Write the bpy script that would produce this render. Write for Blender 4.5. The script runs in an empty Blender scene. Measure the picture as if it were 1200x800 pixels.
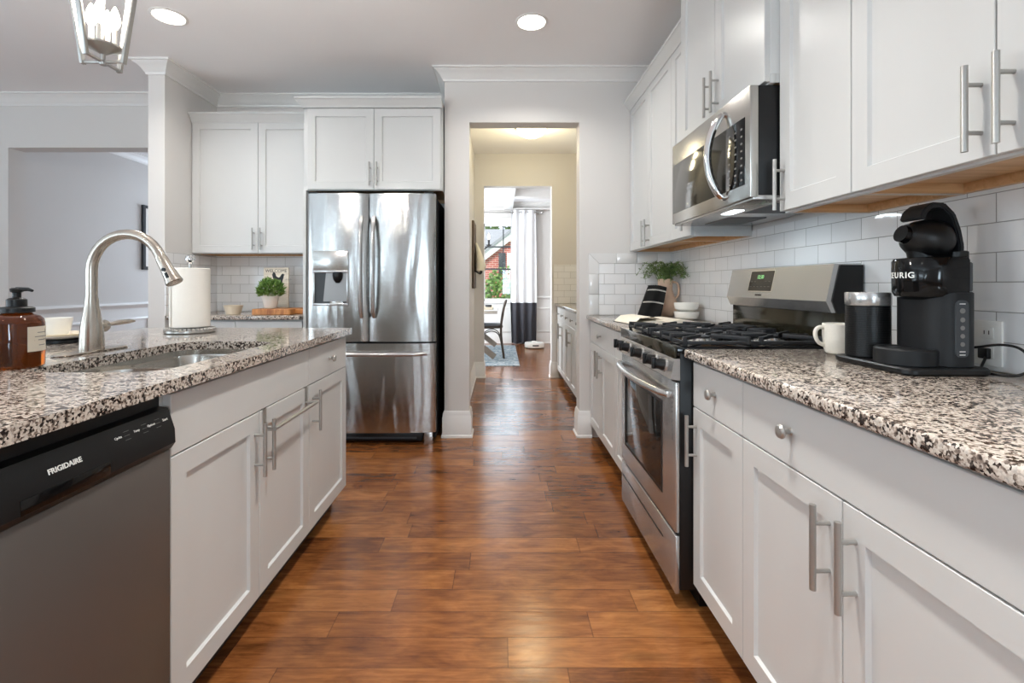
import bpy, bmesh, math, random
from mathutils import Vector, Matrix, noise as mnoise
random.seed(7)
R = math.radians
PI = math.pi
SC = bpy.context.scene
COL = SC.collection

# ------------------------------------------------------------------ camera
F_PX, VPX, VPY, EYE = 560.0, 587.5, 334.0, 1.135
cam = bpy.data.cameras.new('camera')
cam.sensor_width = 36.0
cam.lens = 36.0 * F_PX / 1200.0
cam.shift_x = (600 - VPX) / 1200.0
cam.shift_y = -(400 - VPY) / 1200.0
cam.clip_start = 0.02
camo = bpy.data.objects.new('camera', cam)
camo.location = (0, 0, EYE)
camo.rotation_euler = (R(90), 0, 0)
COL.objects.link(camo)
SC.camera = camo

# ------------------------------------------------------------------ world, exposure
SC.view_settings.view_transform = 'Standard'
SC.view_settings.look = 'None'
SC.view_settings.gamma = 1.0
SC.view_settings.use_curve_mapping = False
SC.view_settings.exposure = 0.12
SC.cycles.max_bounces = 10
SC.cycles.diffuse_bounces = 6
SC.cycles.glossy_bounces = 5
SC.cycles.transmission_bounces = 8
SC.cycles.use_denoising = True
SC.cycles.sample_clamp_indirect = 8.0
SC.cycles.caustics_reflective = False
SC.cycles.caustics_refractive = False
W = bpy.data.worlds.new('sky')
SC.world = W
W.use_nodes = True
W.node_tree.nodes['Background'].inputs['Color'].default_value = (0.80, 0.90, 1.0, 1)
W.node_tree.nodes['Background'].inputs['Strength'].default_value = 1.8

def area_light(name, loc, rot, sx, sy, power, color, shape='RECTANGLE', spread=180):
    l = bpy.data.lights.new(name, 'AREA')
    l.shape = shape
    l.size = sx
    if shape == 'RECTANGLE':
        l.size_y = sy
    l.energy = power
    l.color = color
    l.spread = R(spread)
    o = bpy.data.objects.new(name, l)
    o.location = loc
    o.rotation_euler = rot
    COL.objects.link(o)
    return o

DAY = (0.70, 0.875, 1.0)
BLUE = (0.70, 0.84, 1.0)
WARM = (1.0, 0.97, 0.92)
CEIL = 2.743
# lamps added at unseen living room windows as daylight fill, tilted at the ceiling
for i, x in enumerate((-4.95, 0.35)):
    area_light('daylight_fill_rear', (x, -4.42, 1.35), (R(140), 0, 0), .58, 1.95, 78, DAY)
for i, y in enumerate((-2.4, 0.6)):
    area_light('daylight_fill_left', (-5.72, y, 1.35), (R(158), 0, R(-90)), 1.8, 1.95, 84, DAY)
# daylight of the room beyond the left opening, of the dining window, and an added dining fill lamp
area_light('daylight_side_room', (-3.5, 8.9, 1.5), (R(-90), 0, 0), 1.5, 1.7, 80, BLUE)
area_light('dining_fill', (-2.25, 7.6, 1.5), (R(90), 0, R(-90)), 1.8, 1.7, 175, (.88, .94, 1.0))  # added fill lamp to brighten the room, no window in this wall
area_light('daylight_dining_window', (0.04, 9.22, 1.58), (R(-90), 0, 0), 0.76, 1.4, 10, DAY)

# ------------------------------------------------------------------ helpers: materials
def lin(c):
    c = c / 255.0
    return c / 12.92 if c <= 0.04045 else ((c + 0.055) / 1.055) ** 2.4
def rgb(r, g, b):
    return (lin(r), lin(g), lin(b), 1.0)

class NT:
    def __init__(self, name):
        self.m = bpy.data.materials.new(name)
        self.m.use_nodes = True
        self.t = self.m.node_tree
        self.b = self.t.nodes['Principled BSDF']
        self.out = self.t.nodes['Material Output']
    def n(self, typ, **kw):
        nd = self.t.nodes.new(typ)
        for k, v in kw.items():
            setattr(nd, k, v)
        return nd
    def link(self, a, b):
        self.t.links.new(a, b)
    def put(self, sock, v):
        if hasattr(v, 'is_linked') or hasattr(v, 'links'):
            self.link(v, sock)
        else:
            sock.default_value = v
    def math(self, op, a, b=0.0, c=None):
        nd = self.n('ShaderNodeMath', operation=op)
        self.put(nd.inputs[0], a); self.put(nd.inputs[1], b)
        if c is not None: self.put(nd.inputs[2], c)
        return nd.outputs[0]
    def pos(self):
        return self.n('ShaderNodeNewGeometry').outputs['Position']
    def objc(self):
        return self.n('ShaderNodeTexCoord').outputs['Object']
    def scale(self, v, s):
        nd = self.n('ShaderNodeMapping')
        self.link(v, nd.inputs['Vector'])
        nd.inputs['Scale'].default_value = s
        return nd.outputs[0]
    def noise(self, v, scale, detail=3, rough=0.5, dist=0.0):
        nd = self.n('ShaderNodeTexNoise')
        if v is not None: self.link(v, nd.inputs['Vector'])
        nd.inputs['Scale'].default_value = scale
        nd.inputs['Detail'].default_value = detail
        nd.inputs['Roughness'].default_value = rough
        nd.inputs['Distortion'].default_value = dist
        return nd
    def ramp(self, fac, stops, interp='LINEAR'):
        nd = self.n('ShaderNodeValToRGB')
        cr = nd.color_ramp
        cr.interpolation = interp
        while len(cr.elements) > 1:
            cr.elements.remove(cr.elements[-1])
        cr.elements[0].position = stops[0][0]; cr.elements[0].color = stops[0][1]
        for p, c in stops[1:]:
            e = cr.elements.new(p); e.color = c
        self.link(fac, nd.inputs[0])
        return nd.outputs[0]
    def mix(self, fac, a, b, blend='MIX'):
        nd = self.n('ShaderNodeMix', data_type='RGBA', blend_type=blend)
        self.put(nd.inputs[0], fac); self.put(nd.inputs[6], a); self.put(nd.inputs[7], b)
        return nd.outputs[2]
    def bump(self, h, strength, dist):
        nd = self.n('ShaderNodeBump')
        nd.inputs['Strength'].default_value = strength
        nd.inputs['Distance'].default_value = dist
        self.link(h, nd.inputs['Height'])
        self.link(nd.outputs[0], self.b.inputs['Normal'])
    def set(self, **kw):
        for k, v in kw.items():
            self.put(self.b.inputs[k.replace('_', ' ')], v)
        return self

def plain(name, c, rough=0.5, metal=0.0, var=0.04, nscale=30.0, bump=0.0, bscale=200.0, spec=0.5, coat=0.0):
    """a painted / solid material with a slight procedural mottling"""
    t = NT(name)
    nz = t.noise(t.objc(), nscale, 3)
    lo = tuple(max(0, x * (1 - var)) for x in c[:3]) + (1,)
    hi = tuple(min(1, x * (1 + var)) for x in c[:3]) + (1,)
    t.set(Base_Color=t.mix(nz.outputs[0], lo, hi), Roughness=rough, Metallic=metal)
    t.b.inputs['Specular IOR Level'].default_value = spec
    t.b.inputs['Coat Weight'].default_value = coat
    if bump:
        t.bump(t.noise(t.objc(), bscale, 2).outputs[0], bump, 0.002)
    return t.m

def brushed(name, c, rough, stretch, bstr=0.15, wav=0.0, wscale=(3, 3, 0.7), metal=1.0):
    t = NT(name)
    o = t.objc()
    g = t.noise(t.scale(o, stretch), 60, 3, 0.6)
    t.set(Base_Color=c, Metallic=metal, Roughness=t.math('MULTIPLY_ADD', g.outputs[0], 0.12, rough - 0.06))
    h = t.math('MULTIPLY', g.outputs[0], 0.0003)
    if wav:
        w = t.noise(t.scale(o, wscale), 1.0, 2, 0.45, 0.6)
        h = t.math('MULTIPLY_ADD', w.outputs[0], wav, h)
    t.bump(h, bstr if not wav else 1.0, 1.0)
    return t.m

def emit(name, c, s):
    t = NT(name)
    t.set(Base_Color=c, Emission_Color=c, Emission_Strength=s, Roughness=0.5)
    return t.m

M = {}
M['wall'] = plain('wall paint', rgb(212, 209, 206), 0.6, var=0.015, nscale=4, bump=0.08, bscale=300)
M['ceiling'] = plain('ceiling paint', rgb(244, 244, 245), 0.8, var=0.015, nscale=3)
M['trim'] = plain('trim paint', rgb(228, 227, 225), 0.35, var=0.01)
M['cab'] = plain('white cabinet lacquer', rgb(205, 206, 205), 0.3, var=0.012, nscale=8)
M['cab_edge'] = plain('cabinet box white', rgb(200, 201, 200), 0.4, var=0.012, nscale=8)
M['toe'] = plain('toe board darkened as shade', rgb(58, 44, 36), 0.6)  # shade of the toe recess put into the base colour
M['ply'] = None
M['nickel'] = plain('brushed nickel', rgb(176, 174, 170), 0.30, 0.75, var=0.02)
M['chrome'] = plain('polished chrome', rgb(215, 215, 215), 0.08, 1.0, var=0.01)
M['faucet'] = plain('satin nickel faucet', rgb(180, 172, 162), 0.27, 0.9, var=0.02)
M['dispgrey'] = plain('grey dispenser liner', rgb(150, 150, 150), 0.4, 0.6, var=0.02)
M['steel'] = brushed('brushed stainless', rgb(192, 191, 190), 0.24, (1, 1, 14), bstr=0.03, metal=0.8)
M['steel_h'] = brushed('brushed stainless across', rgb(190, 188, 184), 0.24, (14, 1, 14), bstr=0.03)
M['fridge'] = brushed('fridge stainless', rgb(184, 183, 181), 0.17, (1, 1, 16), wav=0.016, wscale=(5, 1, 0.9))
M['dw'] = brushed('dark stainless', rgb(108, 103, 99), 0.36, (1, 16, 1), bstr=0.04, metal=0.55)
M['sinksteel'] = brushed('sink steel', rgb(200, 196, 190), 0.2, (10, 1, 1), bstr=0.04)
M['black'] = plain('black plastic', rgb(16, 16, 17), 0.38, var=0.1, spec=0.35)
M['blackgloss'] = plain('black gloss', rgb(12, 12, 13), 0.09, var=0.1, spec=0.3)
M['iron'] = plain('cast iron', rgb(30, 31, 34), 0.55, var=0.2, nscale=80, bump=0.3, bscale=400)
M['darkglass'] = plain('dark oven glass', rgb(38, 37, 36), 0.05, var=0.05)
M['mwglass'] = plain('microwave door glass', rgb(70, 69, 64), 0.08, var=0.05, metal=0.6)
M['bronze'] = plain('dark reflective enamel', rgb(48, 44, 32), 0.12, var=0.1, metal=0.3)
M['charcoal'] = plain('charcoal matte plastic', rgb(26, 27, 29), 0.5, var=0.05, spec=0.3)
M['slate'] = plain('slate grey plastic', rgb(56, 60, 64), 0.5, var=0.05)
M['white_text'] = plain('white print', rgb(225, 225, 222), 0.5)
M['grey_text'] = plain('grey print', rgb(120, 118, 116), 0.5)
M['dark_text'] = plain('dark print', rgb(60, 55, 50), 0.6)
M['ceramic'] = plain('white ceramic', rgb(236, 234, 228), 0.2, var=0.02)
M['mug'] = plain('off white speckled mug', rgb(226, 222, 212), 0.35, var=0.06, nscale=150)
M['cream'] = plain('cream ceramic', rgb(232, 220, 198), 0.35, var=0.03)
M['paper'] = plain('paper towel', rgb(240, 236, 228), 0.9, var=0.02, bump=0.5, bscale=120)
M['page'] = plain('book page', rgb(238, 230, 214), 0.8, var=0.02)
M['pagepic'] = plain('printed page', rgb(190, 184, 168), 0.7, var=0.3, nscale=12)
M['cover'] = plain('book cover', rgb(70, 66, 62), 0.6)
M['terra'] = plain('blush terracotta', rgb(222, 190, 164), 0.7, var=0.12, nscale=18, bump=0.2, bscale=60)
M['towelblack'] = plain('black towel cloth', rgb(20, 19, 19), 0.95, var=0.2, nscale=200, bump=0.5, bscale=500)
M['towelstripe'] = plain('pale towel stripe', rgb(190, 186, 178), 0.9)
M['cloth'] = plain('natural cotton cloth', rgb(226, 221, 206), 0.9, var=0.04)
M['bowlclay'] = plain('beige stoneware', rgb(222, 208, 186), 0.5, var=0.06)
M['potwhite'] = plain('white plant pot', rgb(232, 228, 220), 0.5, var=0.04)
M['curtain'] = plain('white curtain linen', rgb(232, 233, 236), 0.9, var=0.02)
M['curtaindark'] = plain('charcoal curtain linen', rgb(62, 62, 68), 0.9, var=0.08)
M['chairwood'] = plain('dark grey brown chair wood', rgb(66, 56, 48), 0.5, var=0.2, nscale=20)
M['tablewood'] = plain('weathered table wood', rgb(128, 116, 104), 0.6, var=0.2, nscale=14)
M['tabletop'] = plain('pale table top', rgb(196, 192, 186), 0.4, var=0.08, nscale=14)
M['seatpad'] = plain('grey seat pad', rgb(110, 116, 124), 0.7)
M['sensor'] = plain('dark sensor window', rgb(60, 62, 66), 0.2)
M['outlet'] = plain('outlet plastic', rgb(238, 237, 233), 0.35, var=0.01)
M['biscuit'] = plain('almond outlet plastic', rgb(226, 212, 188), 0.4, var=0.01)
M['rackwood'] = plain('dark rack wood', rgb(92, 78, 66), 0.6, var=0.2)
M['label'] = plain('paper label', rgb(226, 216, 198), 0.7, var=0.02)
M['leaf'] = None
M['glow_can'] = emit('recessed lamp lens', (1.0, 0.93, 0.82, 1), 9.0)
M['glow_bulb'] = emit('lit candle bulb', (1.0, 0.88, 0.70, 1), 30.0)
M['glow_dome'] = emit('lit glass dome', (1.0, 0.88, 0.60, 1), 11.0)
M['glow_led'] = emit('cool hood lamp', (0.80, 0.92, 1.0, 1), 14.0)
M['display'] = emit('green clock digits', (0.35, 0.75, 0.3, 1), 0.5)
M['asphalt'] = plain('roof shingles', rgb(150, 152, 156), 0.9, var=0.1, nscale=6)
M['lawn'] = plain('lawn', rgb(92, 128, 62), 0.9, var=0.3, nscale=3)
M['bark'] = plain('bark', rgb(88, 72, 58), 0.9, var=0.3)

def floor_mat():
    t = NT('hand scraped hickory planks')
    p = t.n('ShaderNodeSeparateXYZ'); t.link(t.pos(), p.inputs[0])
    x, y = p.outputs[0], p.outputs[1]
    row = t.math('FLOOR', t.math('DIVIDE', t.math('ADD', y, 10.05), 0.122))
    wn = t.n('ShaderNodeTexWhiteNoise', noise_dimensions='1D'); t.link(row, wn.inputs['W'])
    xo = t.math('ADD', t.math('DIVIDE', x, 0.86), t.math('MULTIPLY', wn.outputs[0], 7.3))
    pid = t.math('FLOOR', xo)
    cmb = t.n('ShaderNodeCombineXYZ'); t.link(pid, cmb.inputs[0]); t.link(row, cmb.inputs[1])
    w2 = t.n('ShaderNodeTexWhiteNoise', noise_dimensions='2D'); t.link(cmb.outputs[0], w2.inputs['Vector'])
    rnd = w2.outputs[0]
    # gaps
    fy = t.math('FRACT', t.math('DIVIDE', t.math('ADD', y, 10.05), 0.122))
    fx = t.math('FRACT', xo)
    gy = t.math('LESS_THAN', t.math('MINIMUM', fy, t.math('SUBTRACT', 1.0, fy)), 0.009)
    gx = t.math('LESS_THAN', t.math('MINIMUM', fx, t.math('SUBTRACT', 1.0, fx)), 0.0018)
    gap = t.math('MAXIMUM', gy, gx)
    # grain, shifted per plank
    off = t.n('ShaderNodeCombineXYZ')
    t.link(t.math('MULTIPLY', rnd, 37.0), off.inputs[0]); t.link(t.math('MULTIPLY', rnd, 91.0), off.inputs[1])
    va = t.n('ShaderNodeVectorMath', operation='ADD'); t.link(t.pos(), va.inputs[0]); t.link(off.outputs[0], va.inputs[1])
    g1 = t.noise(t.scale(va.outputs[0], (3.0, 34, 1)), 2.2, 6, 0.66, 0.5)
    g2 = t.noise(t.scale(va.outputs[0], (3.2, 8.0, 1)), 1.6, 4, 0.62, 0.9)
    tone = t.math('ADD', t.math('MULTIPLY', rnd, 0.20), t.math('MULTIPLY', g1.outputs[0], 0.46))
    tone = t.math('ADD', tone, t.math('MULTIPLY', g2.outputs[0], 0.52))
    col = t.ramp(tone, [(0.30, rgb(56, 30, 15)), (0.46, rgb(98, 57, 29)), (0.60, rgb(130, 79, 41)), (0.82, rgb(165, 110, 60))])
    # dark knots and mineral streaks
    v = t.n('ShaderNodeTexVoronoi'); t.link(t.scale(va.outputs[0], (1.6, 5.0, 1)), v.inputs['Vector']); v.inputs['Scale'].default_value = 1.5
    kn = t.ramp(v.outputs['Distance'], [(0.0, (1, 1, 1, 1)), (0.09, (.55, .55, .55, 1)), (0.22, (0, 0, 0, 1))])
    kf = t.math('MULTIPLY', kn, t.math('MULTIPLY', g2.outputs[0], 1.1))
    col = t.mix(kf, col, rgb(46, 26, 16))
    col = t.mix(t.math('MULTIPLY', gap, 0.5), col, rgb(40, 20, 11))
    rr = t.noise(t.scale(t.pos(), (3, 14, 1)), 2.0, 3)
    t.set(Base_Color=col, Roughness=t.math('MULTIPLY_ADD', rr.outputs[0], 0.14, 0.13))
    # worn plank faces: each plank very slightly tilted, soft scraping across
    tilt = t.math('MULTIPLY', t.math('SUBTRACT', fy, 0.5), t.math('MULTIPLY', t.math('SUBTRACT', rnd, 0.5), 0.0030))
    h = t.math('ADD', t.math('MULTIPLY', g1.outputs[0], 0.0003), t.math('MULTIPLY', gap, -0.0008))
    h = t.math('ADD', h, t.math('MULTIPLY', rr.outputs[0], 0.0010))
    h = t.math('ADD', h, tilt)
    t.bump(h, 0.8, 1.0)
    return t.m
M['floor'] = floor_mat()

def granite_mat():
    t = NT('speckled granite')
    p = t.pos()
    wob = t.noise(p, 85, 3, 0.6)
    wv = t.n('ShaderNodeVectorMath', operation='SCALE'); t.link(wob.outputs['Color'], wv.inputs[0]); wv.inputs['Scale'].default_value = 0.010
    ad = t.n('ShaderNodeVectorMath', operation='ADD'); t.link(p, ad.inputs[0]); t.link(wv.outputs[0], ad.inputs[1])
    v = t.n('ShaderNodeTexVoronoi'); t.link(ad.outputs[0], v.inputs['Vector']); v.inputs['Scale'].default_value = 205
    s = t.n('ShaderNodeSeparateColor'); t.link(v.outputs['Color'], s.inputs[0])
    clump = t.noise(p, 75, 2, 0.5)
    val = t.math('ADD', t.math('MULTIPLY', s.outputs[0], 0.5), t.math('MULTIPLY', clump.outputs[0], 0.9))
    col = t.ramp(val, [(0.0, rgb(32, 27, 26)), (0.50, rgb(42, 36, 34)), (0.575, rgb(84, 73, 67)), (0.655, rgb(134, 120, 110)),
                       (0.725, rgb(184, 171, 159)), (0.88, rgb(212, 203, 192)), (1.0, rgb(176, 168, 160))])
    fine = t.noise(p, 300, 2, 0.6)
    col = t.mix(0.22, col, fine.outputs[0], 'OVERLAY')
    t.set(Base_Color=col, Roughness=0.09)
    return t.m
M['granite'] = granite_mat()

def tile_mat(name, swap):
    t = NT(name)
    s = t.n('ShaderNodeSeparateXYZ'); t.link(t.pos(), s.inputs[0])
    c = t.n('ShaderNodeCombineXYZ')
    t.link(s.outputs[1 if swap else 0], c.inputs[0])
    t.link(t.math('SUBTRACT', s.outputs[2], 0.9135), c.inputs[1])
    b = t.n('ShaderNodeTexBrick')
    t.link(c.outputs[0], b.inputs['Vector'])
    b.offset = 0.5; b.squash = 1.0
    b.inputs['Color1'].default_value = rgb(238, 238, 238)
    b.inputs['Color2'].default_value = rgb(230, 231, 232)
    b.inputs['Mortar'].default_value = rgb(158, 157, 154)
    b.inputs['Scale'].default_value = 1.0
    b.inputs['Mortar Size'].default_value = 0.0013
    b.inputs['Mortar Smooth'].default_value = 0.25
    b.inputs['Bias'].default_value = 0.0
    b.inputs['Brick Width'].default_value = 0.1535
    b.inputs['Row Height'].default_value = 0.0765
    w = t.noise(t.pos(), 9, 2)
    t.set(Base_Color=b.outputs['Color'], Roughness=t.math('MULTIPLY_ADD', b.outputs['Fac'], 0.5, 0.09))
    h = t.math('MULTIPLY_ADD', b.outputs['Fac'], -0.0012, t.math('MULTIPLY', w.outputs[0], 0.0022))
    t.bump(h, 0.8, 1.0)
    return t.m
M['tile_y'] = tile_mat('subway tile along the side wall', True)
M['tile_x'] = tile_mat('subway tile along the far wall', False)
M['tile_edge'] = plain('white border tile', rgb(222, 222, 221), 0.1, var=0.01)

def wood_mat(name, a, b_, sc, rough=0.45):
    t = NT(name)
    o = t.objc()
    g = t.noise(t.scale(o, sc), 2.0, 5, 0.6, 1.0)
    t.set(Base_Color=t.ramp(g.outputs[0], [(0.3, a), (0.7, b_)]), Roughness=rough)
    return t.m
M['ply'] = wood_mat('natural maple underside', rgb(196, 152, 106), rgb(222, 184, 138), (24, 2, 24))
M['board'] = wood_mat('acacia cutting board', rgb(140, 78, 38), rgb(214, 150, 88), (14, 3, 3))
M['signwood'] = wood_mat('whitewashed sign board', rgb(206, 194, 174), rgb(232, 224, 208), (3, 3, 22))

def leaf_mat(name, a, b_):
    t = NT(name)
    n = t.noise(t.pos(), 60, 2)
    t.set(Base_Color=t.ramp(n.outputs[0], [(0.3, a), (0.7, b_)]), Roughness=0.5)
    return t.m
M['leaf'] = leaf_mat('boxwood leaves', rgb(66, 104, 40), rgb(142, 178, 92))
M['fern'] = leaf_mat('fern leaves', rgb(58, 84, 40), rgb(128, 154, 86))
M['tree'] = leaf_mat('tree leaves', rgb(60, 100, 40), rgb(150, 186, 96))

def brick_mat():
    t = NT('red brick')
    s = t.n('ShaderNodeSeparateXYZ'); t.link(t.pos(), s.inputs[0])
    c = t.n('ShaderNodeCombineXYZ'); t.link(s.outputs[0], c.inputs[0]); t.link(s.outputs[2], c.inputs[1])
    b = t.n('ShaderNodeTexBrick'); t.link(c.outputs[0], b.inputs['Vector'])
    b.inputs['Color1'].default_value = rgb(186, 100, 86); b.inputs['Color2'].default_value = rgb(168, 84, 74)
    b.inputs['Mortar'].default_value = rgb(206, 180, 170)
    b.inputs['Scale'].default_value = 1.0; b.inputs['Mortar Size'].default_value = 0.008
    b.inputs['Brick Width'].default_value = 0.22; b.inputs['Row Height'].default_value = 0.075
    t.set(Base_Color=b.outputs['Color'], Roughness=0.9)
    return t.m
M['brick'] = brick_mat()

def rug_mat():
    t = NT('woven blue grey rug')
    n = t.noise(t.pos(), 14, 4, 0.7, 1.5)
    t.set(Base_Color=t.ramp(n.outputs[0], [(0.35, rgb(96, 116, 130)), (0.5, rgb(150, 166, 176)), (0.65, rgb(206, 210, 210))]), Roughness=0.95)
    return t.m
M['rug'] = rug_mat()

def amber_mat():
    t = NT('amber glass')
    n = t.noise(t.objc(), 20, 2)
    t.set(Base_Color=t.mix(n.outputs[0], rgb(98, 44, 10), rgb(122, 58, 14)), Roughness=0.04, Transmission_Weight=0.85, IOR=1.45)
    return t.m
M['amber'] = amber_mat()
def glass_mat():
    t = NT('clear window glass')
    tr = t.n('ShaderNodeBsdfTransparent'); gl = t.n('ShaderNodeBsdfGlossy'); gl.inputs['Roughness'].default_value = 0.02
    fr = t.n('ShaderNodeFresnel'); fr.inputs['IOR'].default_value = 1.4
    mx = t.n('ShaderNodeMixShader')
    t.link(fr.outputs[0], mx.inputs[0]); t.link(tr.outputs[0], mx.inputs[1]); t.link(gl.outputs[0], mx.inputs[2])
    t.link(mx.outputs[0], t.out.inputs['Surface'])
    return t.m
M['glass'] = glass_mat()

# ------------------------------------------------------------------ helpers: geometry
class MB:
    """collects shapes into one bmesh"""
    def __init__(self):
        self.bm = bmesh.new()
    def box(self, x0, x1, y0, y1, z0, z1, bev=0.0, seg=2):
        m = Matrix.Translation(((x0 + x1) / 2, (y0 + y1) / 2, (z0 + z1) / 2)) @ Matrix.Diagonal((abs(x1 - x0), abs(y1 - y0), abs(z1 - z0), 1))
        r = bmesh.ops.create_cube(self.bm, size=1.0, matrix=m)
        if bev:
            es = set()
            for v in r['verts']: es.update(v.link_edges)
            bmesh.ops.bevel(self.bm, geom=list(es), offset=bev, segments=seg, affect='EDGES', profile=0.5)
        return self
    def obox(self, p0, p1, w, h, up=(0, 0, 1), bev=0.0):
        """a bar of cross-section w x h from p0 to p1"""
        p0, p1 = Vector(p0), Vector(p1)
        d = (p1 - p0); L = d.length; d.normalize()
        u = Vector(up)
        s = d.cross(u)
        if s.length < 1e-4: s = d.cross(Vector((1, 0, 0)))
        s.normalize(); u = s.cross(d).normalized()
        m = Matrix((s, d, u)).transposed().to_4x4()
        m.translation = (p0 + p1) / 2
        r = bmesh.ops.create_cube(self.bm, size=1.0, matrix=m @ Matrix.Diagonal((w, L, h, 1)))
        if bev:
            es = set()
            for v in r['verts']: es.update(v.link_edges)
            bmesh.ops.bevel(self.bm, geom=list(es), offset=bev, segments=2, affect='EDGES', profile=0.5)
        return self
    def loft(self, rings, close=True, caps=True):
        bm = self.bm
        rv = [[bm.verts.new(p) for p in ring] for ring in rings]
        n = len(rv[0])
        for a, b in zip(rv, rv[1:]):
            for i in range(n if close else n - 1):
                j = (i + 1) % n
                try: bm.faces.new((a[i], a[j], b[j], b[i]))
                except ValueError: pass
        if caps and close:
            for ring, rev in ((rv[0], True), (rv[-1], False)):
                try: bm.faces.new(list(reversed(ring)) if rev else ring)
                except ValueError: pass
        return self
    def tube(self, pts, r, seg=12, caps=True):
        pts = [Vector(p) for p in pts]
        rr = r if isinstance(r, (list, tuple)) else [r] * len(pts)
        t0 = (pts[1] - pts[0]).normalized()
        a = Vector((0, 0, 1)) if abs(t0.z) < 0.9 else Vector((1, 0, 0))
        n = t0.cross(a).normalized()
        rings = []
        for i, p in enumerate(pts):
            if i == 0: t = t0
            elif i == len(pts) - 1: t = (pts[i] - pts[i - 1]).normalized()
            else: t = (pts[i + 1] - pts[i - 1]).normalized()
            n = (n - t * n.dot(t)).normalized()
            b = t.cross(n)
            rings.append([p + (n * math.cos(2 * PI * k / seg) + b * math.sin(2 * PI * k / seg)) * rr[i] for k in range(seg)])
        return self.loft(rings, True, caps)
    def lathe(self, prof, c=(0, 0, 0), seg=32, axis='z', caps=True):
        rings = []
        c = Vector(c)
        for (r, z) in prof:
            ring = []
            for k in range(seg):
                a = 2 * PI * k / seg
                q = (r * math.cos(a), r * math.sin(a), z)
                if axis == 'x': q = (z, r * math.cos(a), r * math.sin(a))
                elif axis == 'y': q = (r * math.sin(a), z, r * math.cos(a))
                ring.append(c + Vector(q))
            rings.append(ring)
        return self.loft(rings, True, caps)
    def prism(self, poly, a0, a1, axis='y'):
        """extrude a 2-D polygon along an axis: y -> (x,z), x -> (y,z), z -> (x,y)"""
        f = {'y': lambda p, a: (p[0], a, p[1]), 'x': lambda p, a: (a, p[0], p[1]), 'z': lambda p, a: (p[0], p[1], a)}[axis]
        return self.loft([[f(p, a0) for p in poly], [f(p, a1) for p in poly]])
    def sweep(self, path, prof, closed=False):
        """mouldings: prof = [(out, z)], path = [(x, y)], out is to the right of travel"""
        P = [Vector(p) for p in path]
        n = len(P)
        rings = []
        for i in range(n):
            def nrm(a, b):
                d = (b - a).normalized(); return Vector((d.y, -d.x))
            if closed or 0 < i < n - 1:
                n1, n2 = nrm(P[i - 1], P[i]), nrm(P[i], P[(i + 1) % n])
                m = (n1 + n2) / max(0.15, 1 + n1.dot(n2))
            elif i == 0: m = nrm(P[0], P[1])
            else: m = nrm(P[-2], P[-1])
            rings.append([(P[i].x + m.x * o, P[i].y + m.y * o, z) for (o, z) in prof])
        if closed: rings.append(rings[0])
        return self.loft(rings, True, not closed)
    def slab_hole(self, outer, inner, z0, z1):
        bm = self.bm
        for z, flip in ((z1, False), (z0, True)):
            lo = [bm.verts.new((x, y, z)) for x, y in outer]
            li = [bm.verts.new((x, y, z)) for x, y in inner]
            es = []
            for L in (lo, li):
                for i in range(len(L)): es.append(bm.edges.new((L[i], L[(i + 1) % len(L)])))
            bmesh.ops.triangle_fill(bm, use_beauty=True, use_dissolve=False, edges=es)
            if flip: bot = (lo, li)
            else: top = (lo, li)
        for T, B in zip(top, bot):
            for i in range(len(T)):
                j = (i + 1) % len(T)
                bm.faces.new((T[i], T[j], B[j], B[i]))
        return self
    def leaf(self, base, tip, width, droop=0.0):
        base, tip = Vector(base), Vector(tip)
        d = tip - base
        s = d.cross(Vector((random.uniform(-1, 1), random.uniform(-1, 1), 1))).normalized() * width
        mid = base + d * 0.5 + Vector((0, 0, droop))
        v = [self.bm.verts.new(p) for p in (base, mid + s, tip, mid - s)]
        self.bm.faces.new(v)

def offset_of(p):
    v = Vector((0, 0, 0))
    while p is not None:
        v += p.location
        p = p.parent
    return v

def obj(name, mb, mat, parent=None, world=True, smooth=35):
    bm = mb.bm
    if parent is not None and world:
        bmesh.ops.translate(bm, verts=bm.verts, vec=-offset_of(parent))
    bmesh.ops.recalc_face_normals(bm, faces=bm.faces)
    me = bpy.data.meshes.new(name)
    bm.to_mesh(me); bm.free()
    if smooth:
        me.polygons.foreach_set('use_smooth', [True] * len(me.polygons))
        me.set_sharp_from_angle(angle=R(smooth))
    me.materials.append(M[mat] if isinstance(mat, str) else mat)
    o = bpy.data.objects.new(name, me)
    COL.objects.link(o)
    if parent is not None: o.parent = parent
    return o

def tag(o, label, cat, group=None):
    o['label'] = label; o['category'] = cat
    if group: o['group'] = group
    return o

def thing(name, label, cat, loc=(0, 0, 0), rz=0.0, group=None):
    o = bpy.data.objects.new(name, None)
    o.empty_display_size = 0.05
    o.location = loc; o.rotation_euler = (0, 0, rz)
    COL.objects.link(o)
    return tag(o, label, cat, group)

def struct(name, mb, mat, smooth=35):
    o = obj(name, mb, mat, smooth=smooth)
    o['kind'] = 'structure'
    return o

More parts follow.
